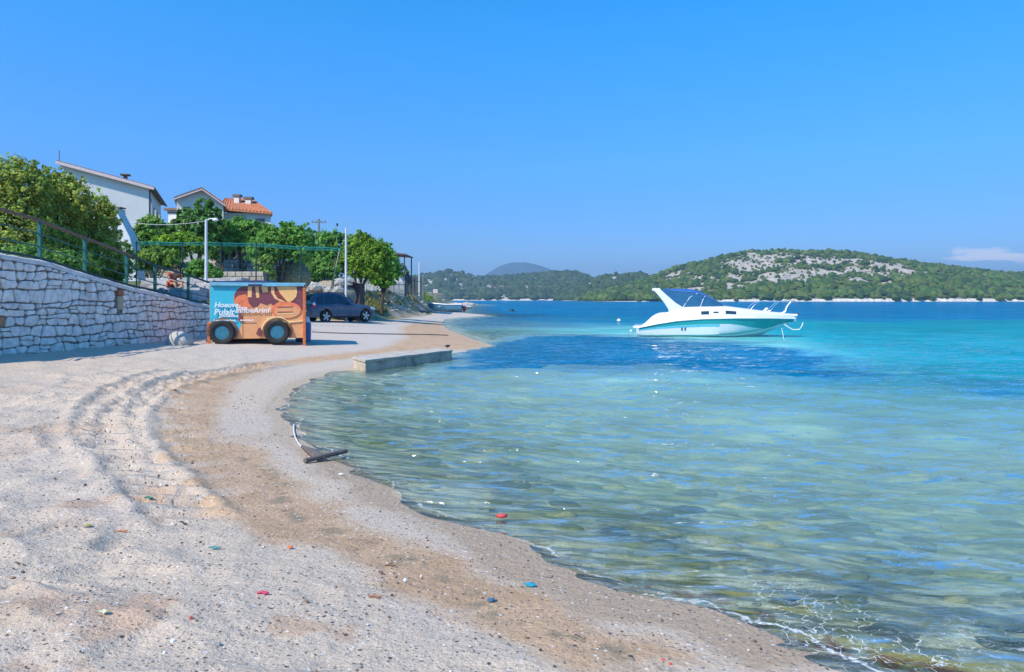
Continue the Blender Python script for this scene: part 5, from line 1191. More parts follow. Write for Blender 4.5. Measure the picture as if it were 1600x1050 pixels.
for a_ in [(232, 786, 17, 4, cm('l_green', (.01, .16, .10)), 'plastic_straw', 'dark green plastic straw on the sand beside the tyre tracks', 'straw', 'stick', 1, -.15),
           (225, 760, 22, 4, cm('l_maroon', (.16, .02, .03)), 'cloth_scrap', 'dark maroon scrap on the sand near the tyre tracks', 'scrap', 'flat', 2, -.4),
           (190, 833, 22, 3, cm('l_orange', (.50, .16, .06)), 'orange_stick', 'thin orange stick on the lower left sand', 'stick', 'stick', 3, .2),
           (137, 833, 18, 7, cm('l_weed', (.34, .36, .08)), 'weed_clump', 'yellow green weed clump on the lower left sand', 'weed', 'flat', 4, 0),
           (285, 821, 26, 3, cm('l_twig', (.03, .035, .05)), 'dark_twig', 'long dark twig on the sand below the green straw', 'twig', 'stick', 5, -.5),
           (335, 861, 28, 5, cm('l_teal', (.06, .22, .22)), 'teal_strip', 'torn teal plastic strip on the sand', 'plastic', 'flat', 6, -.1),
           (454, 858, 12, 8, cm('l_redor', (.62, .14, .04)), 'orange_peel', 'small orange peel scrap on the pale sand at the centre left', 'peel', 'flat', 7, .3),
           (411, 936, 23, 5, cm('l_pink', (.55, .03, .10)), 'pink_scrap', 'bright pink red plastic scrap on the foreground sand', 'plastic', 'stick', 8, .1),
           (298, 987, 8, 9, cm('l_red', (.42, .08, .05)), 'red_pebble', 'red rounded pebble on the foreground sand', 'pebble', 'rock', 9, 0),
           (270, 1017, 12, 8, cm('l_shell', (.75, .76, .76)), 'white_shell', 'larger white shell on the bottom left sand below the red pebble', 'shell', 'rock', 10, 0),
           (257, 1034, 10, 7, cm('l_shell2', (.72, .72, .70)), 'white_shell', 'smaller white shell nearest the bottom edge of the sand', 'shell', 'rock', 11, 0),
           (162, 980, 20, 6, cm('l_yshell', (.62, .62, .38)), 'pale_shell', 'pale yellow broken shell on the lower left sand', 'shell', 'flat', 12, 0),
           (104, 973, 8, 5, cm('l_shell', (.75, .76, .76)), 'white_pebble', 'white pebble left of the pale yellow shell', 'pebble', 'rock', 13, 0),
           (91, 986, 10, 6, cm('l_tanshell', (.6, .55, .42)), 'tan_pebble', 'tan pebble at the far left just below the white pebble', 'pebble', 'rock', 14, 0),
           (586, 939, 25, 4, cm('l_brown', (.30, .11, .06)), 'brown_stick', 'reddish brown stick on the pale foreground sand', 'stick', 'stick', 15, 0),
           (610, 886, 22, 2.5, cm('l_brown2', (.18, .08, .05)), 'thin_twig', 'thin brown twig on the damp orange sand', 'twig', 'stick', 16, .05),
           (595, 899, 12, 5, cm('l_brown2', (.18, .08, .05)), 'bark_piece', 'small dark brown bark piece under the thin twig', 'bark', 'flat', 17, -.6),
           (633, 909, 11, 8, cm('l_grey', (.6, .62, .66)), 'crumpled_foil', 'crumpled silvery foil on the damp sand', 'foil', 'rock', 18, 0),
           (767, 941, 13, 13, cm('l_blue', (.05, .13, .22)), 'blue_scrap', 'dark blue plastic scrap on the foreground sand', 'plastic', 'flat', 19, -1.0),
           (828, 918, 25, 9, cm('l_bluet', (.02, .28, .40)), 'blue_scrap', 'bright turquoise plastic scrap near the wet sand', 'plastic', 'flat', 20, -.25),
           (1036, 1033, 8, 6, cm('l_scarlet', (.72, .06, .06)), 'red_scrap', 'larger scarlet bit at the bottom edge of the sand', 'scrap', 'rock', 21, 0),
           (1048, 1038, 7, 5, cm('l_scarlet2', (.55, .05, .04)), 'red_scrap', 'smaller scarlet bit to the right of its twin', 'scrap', 'rock', 22, 0),
           (985, 1027, 10, 5, cm('l_dark', (.03, .05, .07)), 'dark_pebble', 'dark blue black pebble left of the scarlet bits', 'pebble', 'rock', 23, 0),
           (533, 743, 12, 3, cm('l_shell', (.75, .76, .76)), 'white_scrap', 'white scrap on the wet sand below the iron bar', 'scrap', 'flat', 24, 0),
           (122, 788, 9, 5, cm('l_dark', (.03, .05, .07)), 'dark_pebble', 'dark pebble at the left between the tracks and the orange stick', 'pebble', 'rock', 25, 0),
           (133, 768, 6, 7, cm('l_dark2', (.04, .03, .03)), 'dark_pebble', 'pointed black pebble just above the other dark pebble', 'pebble', 'rock', 26, 0),
           (36, 905, 8, 8, cm('l_dark', (.03, .05, .07)), 'dark_pebble', 'black pebble near the left edge of the sand', 'pebble', 'rock', 27, 0),
           (272, 614, 10, 4, cm('l_brown2', (.18, .08, .05)), 'bark_piece', 'brown bark piece at the upper edge of the damp band', 'bark', 'rock', 28, 0),
           (300, 726, 7, 4, cm('l_dark2', (.04, .03, .03)), 'dark_pebble', 'small black pebble on the damp band right of the tracks', 'pebble', 'rock', 29, 0)]:
    scrap(*a_)
g = onz(784, 806, .015); mb = MB(); 
o = rock('red_float', tuple(g), (.055, .03, .02), cm('l_scarlet', (.72, .06, .06)), 3, None, 1); tag(o, 'bright red plastic bit floating at the shallow water edge', 'plastic')
# loose shingle on the near sand
pr = np.random.default_rng(77); NP_ = 3000; ppx = pr.uniform(-8, 4.5, NP_*2); ppy = 2.2+pr.random(NP_*2)**1.6*11; psd = sdist(ppx, ppy); ok = (psd > .15) & (wall_x(ppy)-ppx < -.4); ppx, ppy = ppx[ok][:NP_], ppy[ok][:NP_]
iy = np.clip(np.searchsorted(ys, ppy)-1, 0, ny-2); ix = np.clip(np.searchsorted(xs, ppx)-1, 0, nx-2); ppz = ZG[iy, ix]
prd = pr.uniform(.0025, .0068, len(ppx))*(1+.07*ppy)*np.where(pr.random(len(ppx)) > .96, 1.8, 1); pal = np.array([(.07, .06, .055), (.16, .10, .07), (.3, .28, .26), (.6, .58, .55), (.10, .09, .08), (.35, .2, .12)])
so = blobs('shingle', np.stack([ppx, ppy, ppz+prd*.25], 1), prd, pal[pr.integers(0, 6, len(ppx))], vcol_mat('pebbles', .85), 78, .6); tag(so, kind='stuff')

# ---------------------------------------------------------------- stones under the shallows
srm = [mat('sub_olive', (.26, .26, .08), .9, var=.35, scale=6, bump=.6), mat('sub_slate', (.06, .085, .11), .9, var=.35, scale=6, bump=.6), mat('sub_tan', (.55, .46, .20), .9, var=.3, scale=6, bump=.6), mat('sub_grey', (.22, .24, .23), .9, var=.3, scale=6, bump=.6)]
protos = []
for k in range(5):
    o = rock('submerged_rock', (0, 0, -50), (1, .62, .42), srm[k % 4], k+30, None, 2, amp=.5); protos.append(o)
def sub_z(x, y): return ground_z(x, y)
sr = random.Random(5); cnt = 0; k = 0
while cnt < 210 and k < 5000:
    k += 1; y = 3.4+sr.random()**1.15*13; x = sr.uniform(-4.6, 1)+(sr.random()**1.2)*9*(y/12+.35)
    sdv = float(sdist(np.array([x]), np.array([y]))[0])
    if sdv > -.35 or sdv < -9 or abs(x/y) > .8: continue
    z = sub_z(x, y); s_ = sr.uniform(.05, .15)*(1+.25*(-sdv)**.5)
    if z+s_*.25 > -.04: s_ = max(.04, (-.05-z)/.35)
    o = protos[cnt] if cnt < 5 else protos[sr.randrange(5)].copy()
    if cnt >= 5:
        link(o)
        o.data = protos[sr.randrange(5)].data
    o.location = (x, y, z); o.scale = (s_*sr.uniform(.9, 1.7), s_*sr.uniform(.7, 1.1), s_*sr.uniform(.6, 1.0)); o.rotation_euler = (0, 0, sr.uniform(-.5, .5))
    tag(o, 'weedy rock lying on the bottom of the clear shallows', 'rock', 'rocks under the shallow water'); cnt += 1
for px, py, w_, m_, lab in ((1222, 948, .12, srm[1], 'dark purple grey rock under the near shallows at the lower right'), (958, 826, .16, srm[1], 'dark oval rock under the shallows just beyond the red plastic bit')):
    g = onz(px, py, -.09); o = rock('submerged_rock', (g.x, g.y, max(sub_z(g.x, g.y), -.3)-.03), (w_, w_*.6, w_*.5), m_, int(px), None, 2); tag(o, lab, 'rock')
# ================================================================ PLANTS
LEAF = vcol_mat('leaf', rough=.55, transl=.38, spec=.35)
barkm = mat('bark', (.10, .075, .055), .95, var=.35, scale=10, bump=.7)
def GAIN(c): return 1.0 if c[1] > .3 else 3.0 if c[1] < .2 else 1.75
def leaves(name, blobsl, n, size, colr, parent, seed, m_=None, up=.5, gap=.62):
    r = np.random.default_rng(seed); bl = np.array(blobsl, float); vol = bl[:, 3]*bl[:, 4]*bl[:, 5]; vol = vol**.8
    nc = max(14, int(n/20)); ci = r.choice(len(bl), nc, p=vol/vol.sum())
    d = r.normal(size=(nc, 3)); d /= np.linalg.norm(d, axis=1)[:, None]; rad = r.uniform(.4, 1.05, nc)**.6*np.where(r.random(nc) < .14, r.uniform(1.05, 1.32, nc), 1)
    cc = bl[ci, :3]+d*rad[:, None]*bl[ci, 3:6]; cs = (bl[ci, 3]*r.uniform(.09, .24, nc))*np.where(rad > 1.05, .6, 1)
    li = r.integers(0, nc, n); q = r.normal(size=(n, 3)); q /= np.linalg.norm(q, axis=1)[:, None]
    P = cc[li]+q*(r.random(n)**.45)[:, None]*cs[li][:, None]*np.array([1.0, 1.0, 1.1])
    nr = d[li]*.8+q*.6+r.normal(size=(n, 3))*.55+np.array([0, 0, up]); nr /= np.linalg.norm(nr, axis=1)[:, None]
    tx = np.cross(nr, r.normal(size=(n, 3))); tx /= np.linalg.norm(tx, axis=1)[:, None]; ty = np.cross(nr, tx)
    s_ = size*r.uniform(.6, 1.25, n)[:, None]
    droop = nr*s_*.18
    V = np.stack([P-tx*s_*.5, P+ty*s_*.30-droop*.0, P+tx*s_*.55-droop, P-ty*s_*.30], 1).reshape(-1, 3)
    base = np.array(colr)[None]*GAIN(colr)*(.65+.7*r.random(nc))[li][:, None]*(.85+.3*r.random(n))[:, None]
    hue = r.random(nc)[li][:, None]; base = base*(1+np.array([[.35, .05, -.2]])*(hue-.4))
    V = V-np.array(parent.location)[None]
    i = np.arange(n)*4; Fi = np.stack([i, i+1, i+2, i+3], 1)
    return mesh_np(name, V, Fi, m_ or LEAF, parent, col=np.repeat(np.clip(base, .003, .8), 4, 0))
def tree(name, lab, cat_, base, bl, n, size, colr, seed, trunk_r=.12, trunks=1, group=None, limbs=5, lean=(0, 0)):
    """bl: crown lumps (cx,cy,cz,rx,ry,rz) in world space"""
    t = thing(name, lab, cat_, base, 0, group); r = random.Random(seed)
    top = Vector(np.average(np.array(bl)[:, :3], axis=0)); b = Vector(base)
    mb = MB(); fork = b.lerp(top, .45)+Vector((lean[0], lean[1], 0))
    mb.tube([b-Vector((0, 0, .2)), b.lerp(fork, .5)+Vector((r.uniform(-.1, .1), 0, 0)), fork], [trunk_r*1.3, trunk_r, trunk_r*.8], 8)
    for k in range(limbs):
        q = bl[k % len(bl)]; e = Vector(q[:3])+Vector((r.uniform(-.4, .4)*q[3], r.uniform(-.4, .4)*q[4], r.uniform(-.1, .4)*q[5]))
        mid = fork.lerp(e, .5)+Vector((0, 0, -.08*(e-fork).length)); mb.tube([fork-Vector((0, 0, .05)), mid, e], [trunk_r*.65, trunk_r*.42, trunk_r*.15], 6)
    mb.build('trunk', barkm, t, world=True, smooth=True)
    leaves('crown', bl, n, size, colr, t, seed); return t
def lump(px, py, rx, ry, d, dz_=1.0):
    k = d/F; p = pt(px, py, d); return (p.x, p.y, p.z, rx*k, rx*k*.8*dz_, ry*k)
def gbase(px, d): x = (px-800)*d/F; return (x, d, ground_z(x, d))
olive = (.33, .42, .08); olive2 = (.38, .47, .09); mid = (.11, .21, .035); dark = (.06, .13, .03); bright = (.2, .34, .03)
# big shrubs above the wall
tree('tall_shrub', 'tall olive green shrub at the far left behind the top of the railing', 'shrub', gbase(20, 20), [lump(18, 300, 52, 55, 20), lump(-30, 320, 60, 70, 20), lump(25, 370, 60, 50, 20), lump(50, 285, 30, 34, 20)], 26000, .10, olive, 1, .07, limbs=6)
tree('tall_shrub', 'tall olive green shrub with upright shoots, second from the left behind the railing', 'shrub', gbase(85, 21.5), [lump(82, 320, 42, 52, 21.5), lump(95, 290, 22, 26, 21.5), lump(80, 380, 50, 44, 21.5), lump(120, 310, 22, 34, 21.5)], 22000, .10, olive2, 2, .07, limbs=6)
tree('tall_shrub', 'olive green shrub sloping down towards the steps, right of the tall pair', 'shrub', gbase(145, 23), [lump(145, 345, 34, 46, 23), lump(165, 350, 24, 32, 23), lump(150, 395, 40, 36, 23), lump(120, 370, 30, 40, 23)], 18000, .105, olive2, 3, .06, limbs=6)
tree('low_shrub', 'dark green shrub end hanging over the steps beside the white chimney', 'shrub', gbase(188, 24.5), [lump(186, 400, 24, 28, 24.5), lump(175, 420, 30, 22, 24.5)], 6500, .10, (.07, .13, .025), 4, .05, limbs=4)
tree('low_shrub', 'low leafy green growth along the wall top behind the railing bars', 'shrub', gbase(95, 19.5), [lump(30, 402, 50, 18, 18.8), lump(90, 408, 46, 16, 19.5), lump(130, 418, 30, 14, 20.2)], 8000, .09, (.06, .12, .025), 5, .04, limbs=5)
# garden trees below the houses
TR = [('round_tree', 'round dark green tree between the two white houses', gbase(237, 40), [lump(237, 362, 26, 26, 40), lump(228, 380, 22, 22, 40), lump(255, 385, 22, 18, 40)], 5200, .21, mid, 11),
      ('fig_tree', 'open big-leaved fig tree standing in front of the second house gable', gbase(306, 41), [lump(318, 322, 15, 15, 41), lump(290, 338, 18, 14, 41), lump(312, 348, 32, 20, 41), lump(285, 358, 22, 16, 41), lump(333, 338, 14, 18, 41), lump(300, 372, 26, 14, 41)], 3400, .30, (.045, .10, .022), 12),
      ('garden_tree', 'mid green tree just right of the left lamp post', gbase(372, 43), [lump(370, 360, 26, 22, 43), lump(392, 362, 22, 18, 43), lump(358, 375, 24, 18, 43), lump(400, 375, 24, 18, 43)], 6500, .22, (.06, .13, .022), 13),
      ('garden_tree', 'wide dark green tree with forked trunk above the painted trailer', gbase(432, 39), [lump(430, 378, 34, 26, 39), lump(458, 368, 28, 20, 39), lump(415, 392, 30, 18, 39), lump(470, 385, 24, 22, 39), lump(448, 352, 12, 9, 39)], 9000, .21, (.055, .125, .02), 14),
      ('garden_tree', 'green tree with spiky top beside the leaning poles', gbase(500, 47), [lump(500, 385, 24, 26, 47), lump(522, 372, 16, 18, 47), lump(490, 405, 26, 20, 47), lump(520, 400, 22, 24, 47), lump(478, 365, 14, 12, 47), lump(536, 382, 18, 20, 47), lump(543, 402, 20, 22, 47)], 7500, .21, (.06, .13, .022), 15),
      ('garden_bush', 'low dense green bush above the car roof', gbase(497, 46), [lump(482, 425, 24, 16, 46), lump(505, 420, 20, 16, 46), lump(465, 415, 18, 18, 46), lump(520, 422, 14, 14, 46)], 7000, .19, (.06, .125, .022), 16),
      ('mulberry_tree', 'bright yellow green tree with dark trunk behind the right lamp post', gbase(556, 47), [lump(562, 384, 26, 20, 47), lump(575, 404, 34, 22, 47), lump(555, 412, 26, 22, 47), lump(590, 394, 22, 20, 47), lump(566, 371, 14, 9, 47), lump(580, 420, 28, 16, 47)], 12000, .22, (.12, .215, .02), 17),
      ('mulberry_tree', 'darker green tree next to the pergola roof', gbase(596, 53), [lump(604, 412, 20, 24, 53), lump(592, 424, 24, 18, 53), lump(614, 428, 12, 14, 53), lump(600, 394, 14, 14, 53), lump(598, 440, 20, 9, 53)], 8000, .22, (.07, .15, .02), 18),
      ('pine_tree', 'small dark tree far behind the pergola post', gbase(630, 85), [lump(626, 420, 9, 12, 85), lump(634, 428, 8, 8, 85)], 900, .34, (.04, .09, .03), 19),
      ('hedge', 'bright lime green clipped hedge above the steps', gbase(285, 36), [lump(258, 380, 20, 13, 36), lump(285, 375, 24, 12, 36), lump(310, 384, 20, 12, 36), lump(268, 396, 24, 12, 36)], 6500, .16, (.15, .26, .02), 20),
      ('garden_bush', 'yellow green bush beside the net fence corner post', gbase(238, 32), [lump(240, 402, 28, 14, 32), lump(225, 412, 18, 10, 32), lump(262, 410, 18, 12, 32)], 4200, .15, (.13, .21, .03), 21),
      ('garden_bush', 'dark green bush at the foot of the left lamp post', gbase(312, 30), [lump(312, 420, 20, 14, 30), lump(330, 428, 18, 12, 30), lump(300, 432, 16, 10, 30)], 4200, .14, (.05, .12, .02), 22),
      ('garden_bush', 'olive bush by the forked trunk of the wide tree', gbase(412, 38), [lump(412, 412, 16, 14, 38), lump(420, 428, 12, 10, 38)], 2200, .16, (.09, .14, .03), 23),
      ('garden_tree', 'background tree rising behind the net fence', gbase(340, 46), [lump(342, 372, 22, 22, 46), lump(330, 390, 20, 16, 46), lump(410, 362, 18, 14, 46)], 4500, .23, (.05, .11, .02), 24)]
for nm, lab, b, bl, n, sz, c_, sd_ in TR: tree(nm, lab, 'tree' if 'tree' in nm else ('hedge' if nm == 'hedge' else 'bush'), b, bl, int(n*1.7), sz*.86, c_, sd_, .13 if 'tree' in nm else .05, lean=(0, 0), limbs=6)
# dry grass and herbs on the upland and the bank
def tufts(name, n, xr_, yr_, cond, h, colr, seed):
    r = np.random.default_rng(seed); x = r.uniform(*xr_, n*4); y = yr_[0]+(yr_[1]-yr_[0])*r.random(n*4)**1.3; sb_ = wall_x(y)-x; ok = cond(x, y, sb_); x, y = x[ok][:n], y[ok][:n]
    m = len(x); ix = np.clip(np.searchsorted(xs, x)-1, 0, nx-2); iy = np.clip(np.searchsorted(ys, y)-1, 0, ny-2); z = ZG[iy, ix]
    a = r.uniform(0, 6.28, m); l = r.uniform(.3, 1, m)*h*(1+y/80); w_ = .02*(1+y/14)
    b = np.stack([x, y, z-.03], 1); dx = np.stack([np.cos(a)*w_, np.sin(a)*w_, np.zeros(m)], 1); tip = b+np.stack([np.cos(a*3)*l*.4, np.sin(a*3)*l*.4, l], 1)
    V = np.stack([b-dx, b+dx, tip], 1).reshape(-1, 3); Fi = np.arange(m*3).reshape(-1, 3)
    c = np.repeat(np.array(colr)[r.integers(0, len(colr), m)]*(.7+.6*r.random(m))[:, None], 3, 0)
    return tag(mesh_np(name, V, Fi, LEAF, col=c), kind='stuff')
tufts('grass', 22000, (-34, -8), (16, 75), lambda x, y, s: (s > np.where(y < 31, .8, 0)) & (np.abs(x/y) < .8) & ((y < 44) | (fbm(x*.8, y*.4, 3, 7) > .58)), .20, [(.30, .25, .12), (.14, .18, .05), (.36, .29, .17), (.10, .15, .03)], 31)
gt = [GG(a, b) for a, b in ((652, 450), (668, 464), (682, 472), (672, 473), (652, 462))]; gp = [(p.x, p.y) for p in gt]
tufts('green_grass', 5000, (min(p[0] for p in gp), max(p[0] for p in gp)), (min(p[1] for p in gp), max(p[1] for p in gp)), lambda x, y, s: pip(x, y, gp), .30, [(.16, .27, .04), (.22, .28, .06)], 32)
gt = [GG(a, b) for a, b in ((573, 474), (590, 478), (606, 489), (580, 489.5))]; gp2 = [(p.x, p.y) for p in gt]
tufts('roadside_grass', 2500, (min(p[0] for p in gp2), max(p[0] for p in gp2)), (min(p[1] for p in gp2), max(p[1] for p in gp2)), lambda x, y, s: pip(x, y, gp2), .22, [(.2, .27, .06), (.3, .27, .12)], 33)

# ================================================================ HOUSES
stucco = mat('pale_stucco', (.74, .73, .69), .9, var=.06, scale=1.2, bump=.2, dirt=((.64, .63, .60), .8, .6)); stucco2 = mat('cream_stucco', (.76, .72, .62), .9, var=.06, scale=1.2, dirt=((.66, .62, .54), .9, .6))
fascia = mat('white_fascia', (.78, .61, .58), .8, var=.1); tile = mat('roof_tile_orange', (.46, .17, .08), .85, var=.3, scale=5, dirt=((.28, .14, .09), 3, .58)); tiled = mat('roof_tile_dark', (.20, .14, .11), .85, var=.3)
shut = mat('blue_shutter', (.05, .10, .18), .6); wing = mat('window_glass', (.04, .06, .08), .1, spec=.8); pink = mat('pink_stucco', (.60, .44, .38), .9, var=.1)
# house 1: rotated block, mono-pitch gable seen end on
FR = Vector((-26.6, 50.0)); DIR = Vector((-8.7, -3.6)).normalized(); BK = Vector((-3.6, 8.7)).normalized()
h1 = thing('white_house', 'tall plain white house with a sloping roof edge above the big shrubs', 'house', (FR.x, FR.y, ground_z(FR.x, FR.y)-.3), math.atan2(-DIR.y, -DIR.x))
g0 = h1.location.z; W1_ = 5.35; ze = 10.05-g0; zr_ = 11.35-g0; DPt = 9.6
# local x runs to the right along the front (corner at 0, left end at -W1_), local y goes back
mb = MB(); mb.prism([(-W1_, 0), (0, 0), (0, ze), (-W1_, zr_)], 'y', 0, DPt); mb.build('wall', stucco, h1)
mb = MB(); mb.prism([(-W1_-.35, zr_+.09+.02), (.35, ze-.07+.02), (.35, ze+.12), (-W1_-.35, zr_+.28)], 'y', -.35, DPt+.35); rf = mb.build('roof', tiled, h1, bevel=.02)
mb = MB(); mb.prism([(-W1_-.36, zr_+.0), (.36, ze-.16), (.36, ze+.06), (-W1_-.36, zr_+.22)], 'y', -.40, -.355); mb.build('bargeboard', fascia, rf)
mb = MB(); mb.tube([(.40, -.38, ze-.03), (.40, DPt+.3, ze-.03)], .07, 8); mb.build('gutter', tiled, rf, smooth=True)
mb = MB(); mb.box(-1.95, -1.7, 2.5, 2.75, ze+.3, ze+1.25); ch = mb.build('chimney', tiled, rf); mb = MB(); mb.box(-2.15, -1.5, 2.3, 2.95, ze+1.25, ze+1.33); mb.build('chimney_cap', tiled, ch) if False else mb.build('chimney_cap', tiled, h1)
mb = MB(); mb.tube([(-W1_-.2, -.1, zr_), (-W1_-.2, -.1, zr_+1.0)], .025, 6); mb.build('aerial', tiled, h1)
for y0, y1, z0, z1 in ((.6, 1.7, ze-2.6, ze-.7), (3.4, 4.6, ze-2.8, ze-1.1), (6.4, 7.6, ze-2.8, ze-1.1)):
    mb = MB(); mb.box(.005, .05, y0-.08, y1+.08, z0-.08, z1+.08); wf = mb.build('window', shut, h1); mb = MB(); mb.box(.02, .06, y0, y1, z0, z1); mb.build('pane', wing, wf)
mb = MB(); mb.tube([(.06, .12, 0), (.06, .12, ze-.1)], .05, 6); mb.build('downpipe', shut, h1)
# white garden chimney by the shrubs
ck = thing('garden_chimney', 'white tapering barbecue chimney with small cap beside the olive shrubs', 'chimney', gbase(200, 38))
zb0 = ck.location.z; X0 = ck.location.x; fz = lambda py: EYE-(py-HOR)*38/F-zb0; fx = lambda px: (px-800)*38/F-X0
mb = MB(); rows = [[(fx(a), -.4, fz(c)), (fx(b), -.4, fz(c)), (fx(b), .4, fz(c)), (fx(a), .4, fz(c))] for a, b, c in ((188, 222, 440), (188, 216, 400), (187, 209, 372), (184, 198, 350), (184, 190, 335), (184.5, 189.5, 327))]
mb.loft(rows, closed=True); mb.build('flue', mat('whitewash', (.66, .67, .68), .9, var=.08), ck, bevel=.02)
mb = MB(); mb.box(fx(181.5), fx(192), -.3, .3, fz(326), fz(324)); mb.build('cap', tiled, ck)
# house 2
d2 = 64
def hx(px, d=d2): return (px-800)*d/F
def hz(py, d=d2): return EYE-(py-HOR)*d/F
h2 = thing('gabled_house', 'cream gabled house with orange tiled wing on the slope above the trees', 'house', (hx(275), d2, ground_z(hx(275), d2)-.5))
bx0, bz0 = h2.location.x, h2.location.z
P2 = lambda px, py: (hx(px)-bx0, hz(py)-bz0)
PV = Vector((P2(349, 0)[0], 0, 0)); RM = Matrix.Rotation(R(24), 3, 'Z')
def RG(mb):
    mb.v = [tuple(RM @ Vector(((p[0]-PV.x)*.90, p[1], p[2]))+PV) for p in mb.v]; return mb
mb = MB(); mb.prism([(P2(276, 0)[0], 0), (P2(349, 0)[0], 0), P2(349, 320), P2(315, 299.5), P2(276, 315)], 'y', 0, 9); RG(mb).build('wall', stucco2, h2)
def slope(px0, py0, px1, py1, y0, y1, name, m_, th=.16):
    a, b = P2(px0, py0), P2(px1, py1); mb = MB(); mb.prism([a, b, (b[0], b[1]+th), (a[0], a[1]+th)], 'y', y0, y1); return RG(mb).build(name, m_, h2)
r1 = slope(272, 315.5, 315, 298, -.5, 9.3, 'roof', tiled); r2 = slope(315, 298, 353, 322, -.5, 9.3, 'roof', tile)
slope(272, 317.5, 315, 300.2, -.56, -.505, 'bargeboard', fascia, .12); slope(315, 300.2, 353, 324, -.56, -.505, 'bargeboard', fascia, .12)
# wing to the right: tiled slope facing the camera
a, b = P2(350, 322), P2(424, 329); mb = MB(); zl = b[1]
mb.prism([(P2(330, 0)[0], 2.2), (P2(410, 0)[0], 2.2), (P2(410, 0)[0]-2.5, 8.3), (P2(330, 0)[0], 8.8)], 'z', 0, P2(0, 328)[1]); mb.build('wall', mat('stucco_painted_shade', (.62, .68, .66), .9, var=.08), h2)  # wing wall in shade: the shade is put into its teal colour
e0, e1 = P2(327, 321.5), P2(417, 329); t0_, t1_ = P2(314, 306), P2(362, 308)
mb = MB(); mb.add([(e0[0], 1.6, e0[1]), (e1[0], 1.6, e1[1]), (e1[0]-2.9, 8.5, e1[1]+.1), (t1_[0], 5.2, t1_[1]+.55), (t0_[0], 5.2, t0_[1]+.55), (e0[0], 9, e0[1]),
                   (e0[0], 1.6, e0[1]-.15), (e1[0], 1.6, e1[1]-.15), (e1[0]-2.9, 8.5, e1[1]-.05), (e0[0], 9, e0[1]-.15)],
                  [(0, 1, 3, 4), (1, 2, 3), (2, 5, 4, 3), (5, 0, 4), (6, 7, 1, 0), (7, 8, 2, 1), (8, 9, 5, 2), (9, 6, 0, 5), (9, 8, 7, 6)]); rw = mb.build('roof', tile, h2)
tag(rw, 'orange tiled roof of the right wing')
for k in range(16):
    u = (k+.5)/16; p0_ = Vector((e0[0]+(e1[0]-e0[0])*u, 1.6, e0[1]+(e1[1]-e0[1])*u+.02)); p1_ = Vector((t0_[0]+(t1_[0]-t0_[0])*u, 5.2, t0_[1]+.57+(t1_[1]-t0_[1])*u))
    mb = MB(); mb.tube([p0_, p1_], .07, 5); mb.build('tile_row', tile, h2, smooth=True)
for px, py, w_ in ((345, 298, .5), (364, 302, .55)):
    q = P2(px, py); mb = MB(); mb.box(q[0]-w_/2, q[0]+w_/2, 3.6, 4.1, q[1]-1.5, q[1]); mb.build('chimney', stucco2 if px < 370 else tiled, h2, bevel=.02); mb = MB(); mb.box(q[0]-w_*.75, q[0]+w_*.75, 3.5, 4.2, q[1], q[1]+.22); mb.build('chimney_cap', tiled, h2)
q = P2(281.5, 299); mb = MB(); mb.box(q[0]-.3, q[0]+.45, 2.4, 3.0, P2(0, 315)[1]-.5, q[1]-.2); mb.build('chimney', tile, h2, bevel=.02)
for o_ in (-.2, .3): mb = MB(); mb.box(q[0]+o_-.13, q[0]+o_+.13, 2.5, 2.8, q[1]-.2, q[1]+.22); mb.build('chimney_pot', mat('pot', (.25, .1, .08), .8), h2, bevel=.03)
mb = MB(); mb.tube([(q[0]-.2, 2.5, q[1]), (q[0]-.2, 2.5, q[1]+.85)], .02, 5); mb.build('aerial', tiled, h2)
a, b = P2(250, 0)[0], P2(275.5, 0)[0]; mb = MB(); mb.box(a, b-.02, 1.5, 7, 0, P2(0, 326)[1]); mb.build('link_wall', stucco, h2); mb = MB(); mb.box(a-.3, b+.0-.02, 1.2, 7.2, P2(0, 325.8)[1], P2(0, 322)[1]); mb.build('flat_roof', tiled, h2, bevel=.02)
mb = MB(); mb.box(a-.05, b-.03, 1.42, 1.49, P2(0, 330)[1], P2(0, 328)[1]); mb.build('string_course', shut, h2)
for p0, p1, y0, y1, yy in ((294, 302, 345, 330, 0), (322, 331, 348, 334, 0), (362, 374, 352, 338, 2.2), (386, 402, 350, 336, 2.2), (312, 318, 318, 311, 0)):
    a, b = P2(p0, y0), P2(p1, y1); mb = MB(); mb.box(a[0], b[0], yy-.06, yy-.005, a[1], b[1]); RG(mb) if yy == 0 else 0; wf = mb.build('window', fascia, h2); mb = MB(); mb.box(a[0]+.08, b[0]-.08, yy-.09, yy-.05, a[1]+.08, b[1]-.08); RG(mb) if yy == 0 else 0; mb.build('pane', wing, wf)
# pink bungalow glimpsed under the trees
d3 = 47; h3 = thing('pink_bungalow', 'low pink house glimpsed between tree trunks below the cream gabled house', 'house', ((330-800)*d3/F, d3, ground_z((360-800)*d3/F, d3)-.3)); q3 = lambda px, py: ((px-330)*d3/F, EYE-(py-HOR)*d3/F-h3.location.z)
mb = MB(); mb.box(0, q3(402, 0)[0], 0, 5, 0, q3(0, 384)[1]); mb.build('wall', pink, h3); mb = MB(); mb.box(-.3, q3(404, 0)[0]+.3, -.5, 5.3, q3(0, 384)[1], q3(0, 381)[1]); mb.build('roof', tile, h3, bevel=.02)
for p0, p1, y0, y1 in ((336, 344, 404, 394), (350, 356, 412, 391), (360, 368, 412, 391), (372, 384, 412, 390), (392, 398, 412, 394)):
    a, b = q3(p0, y0), q3(p1, y1); mb = MB(); mb.box(a[0], b[0], -.05, -.004, max(a[1], .02), b[1]); mb.build('window', wing, h3)

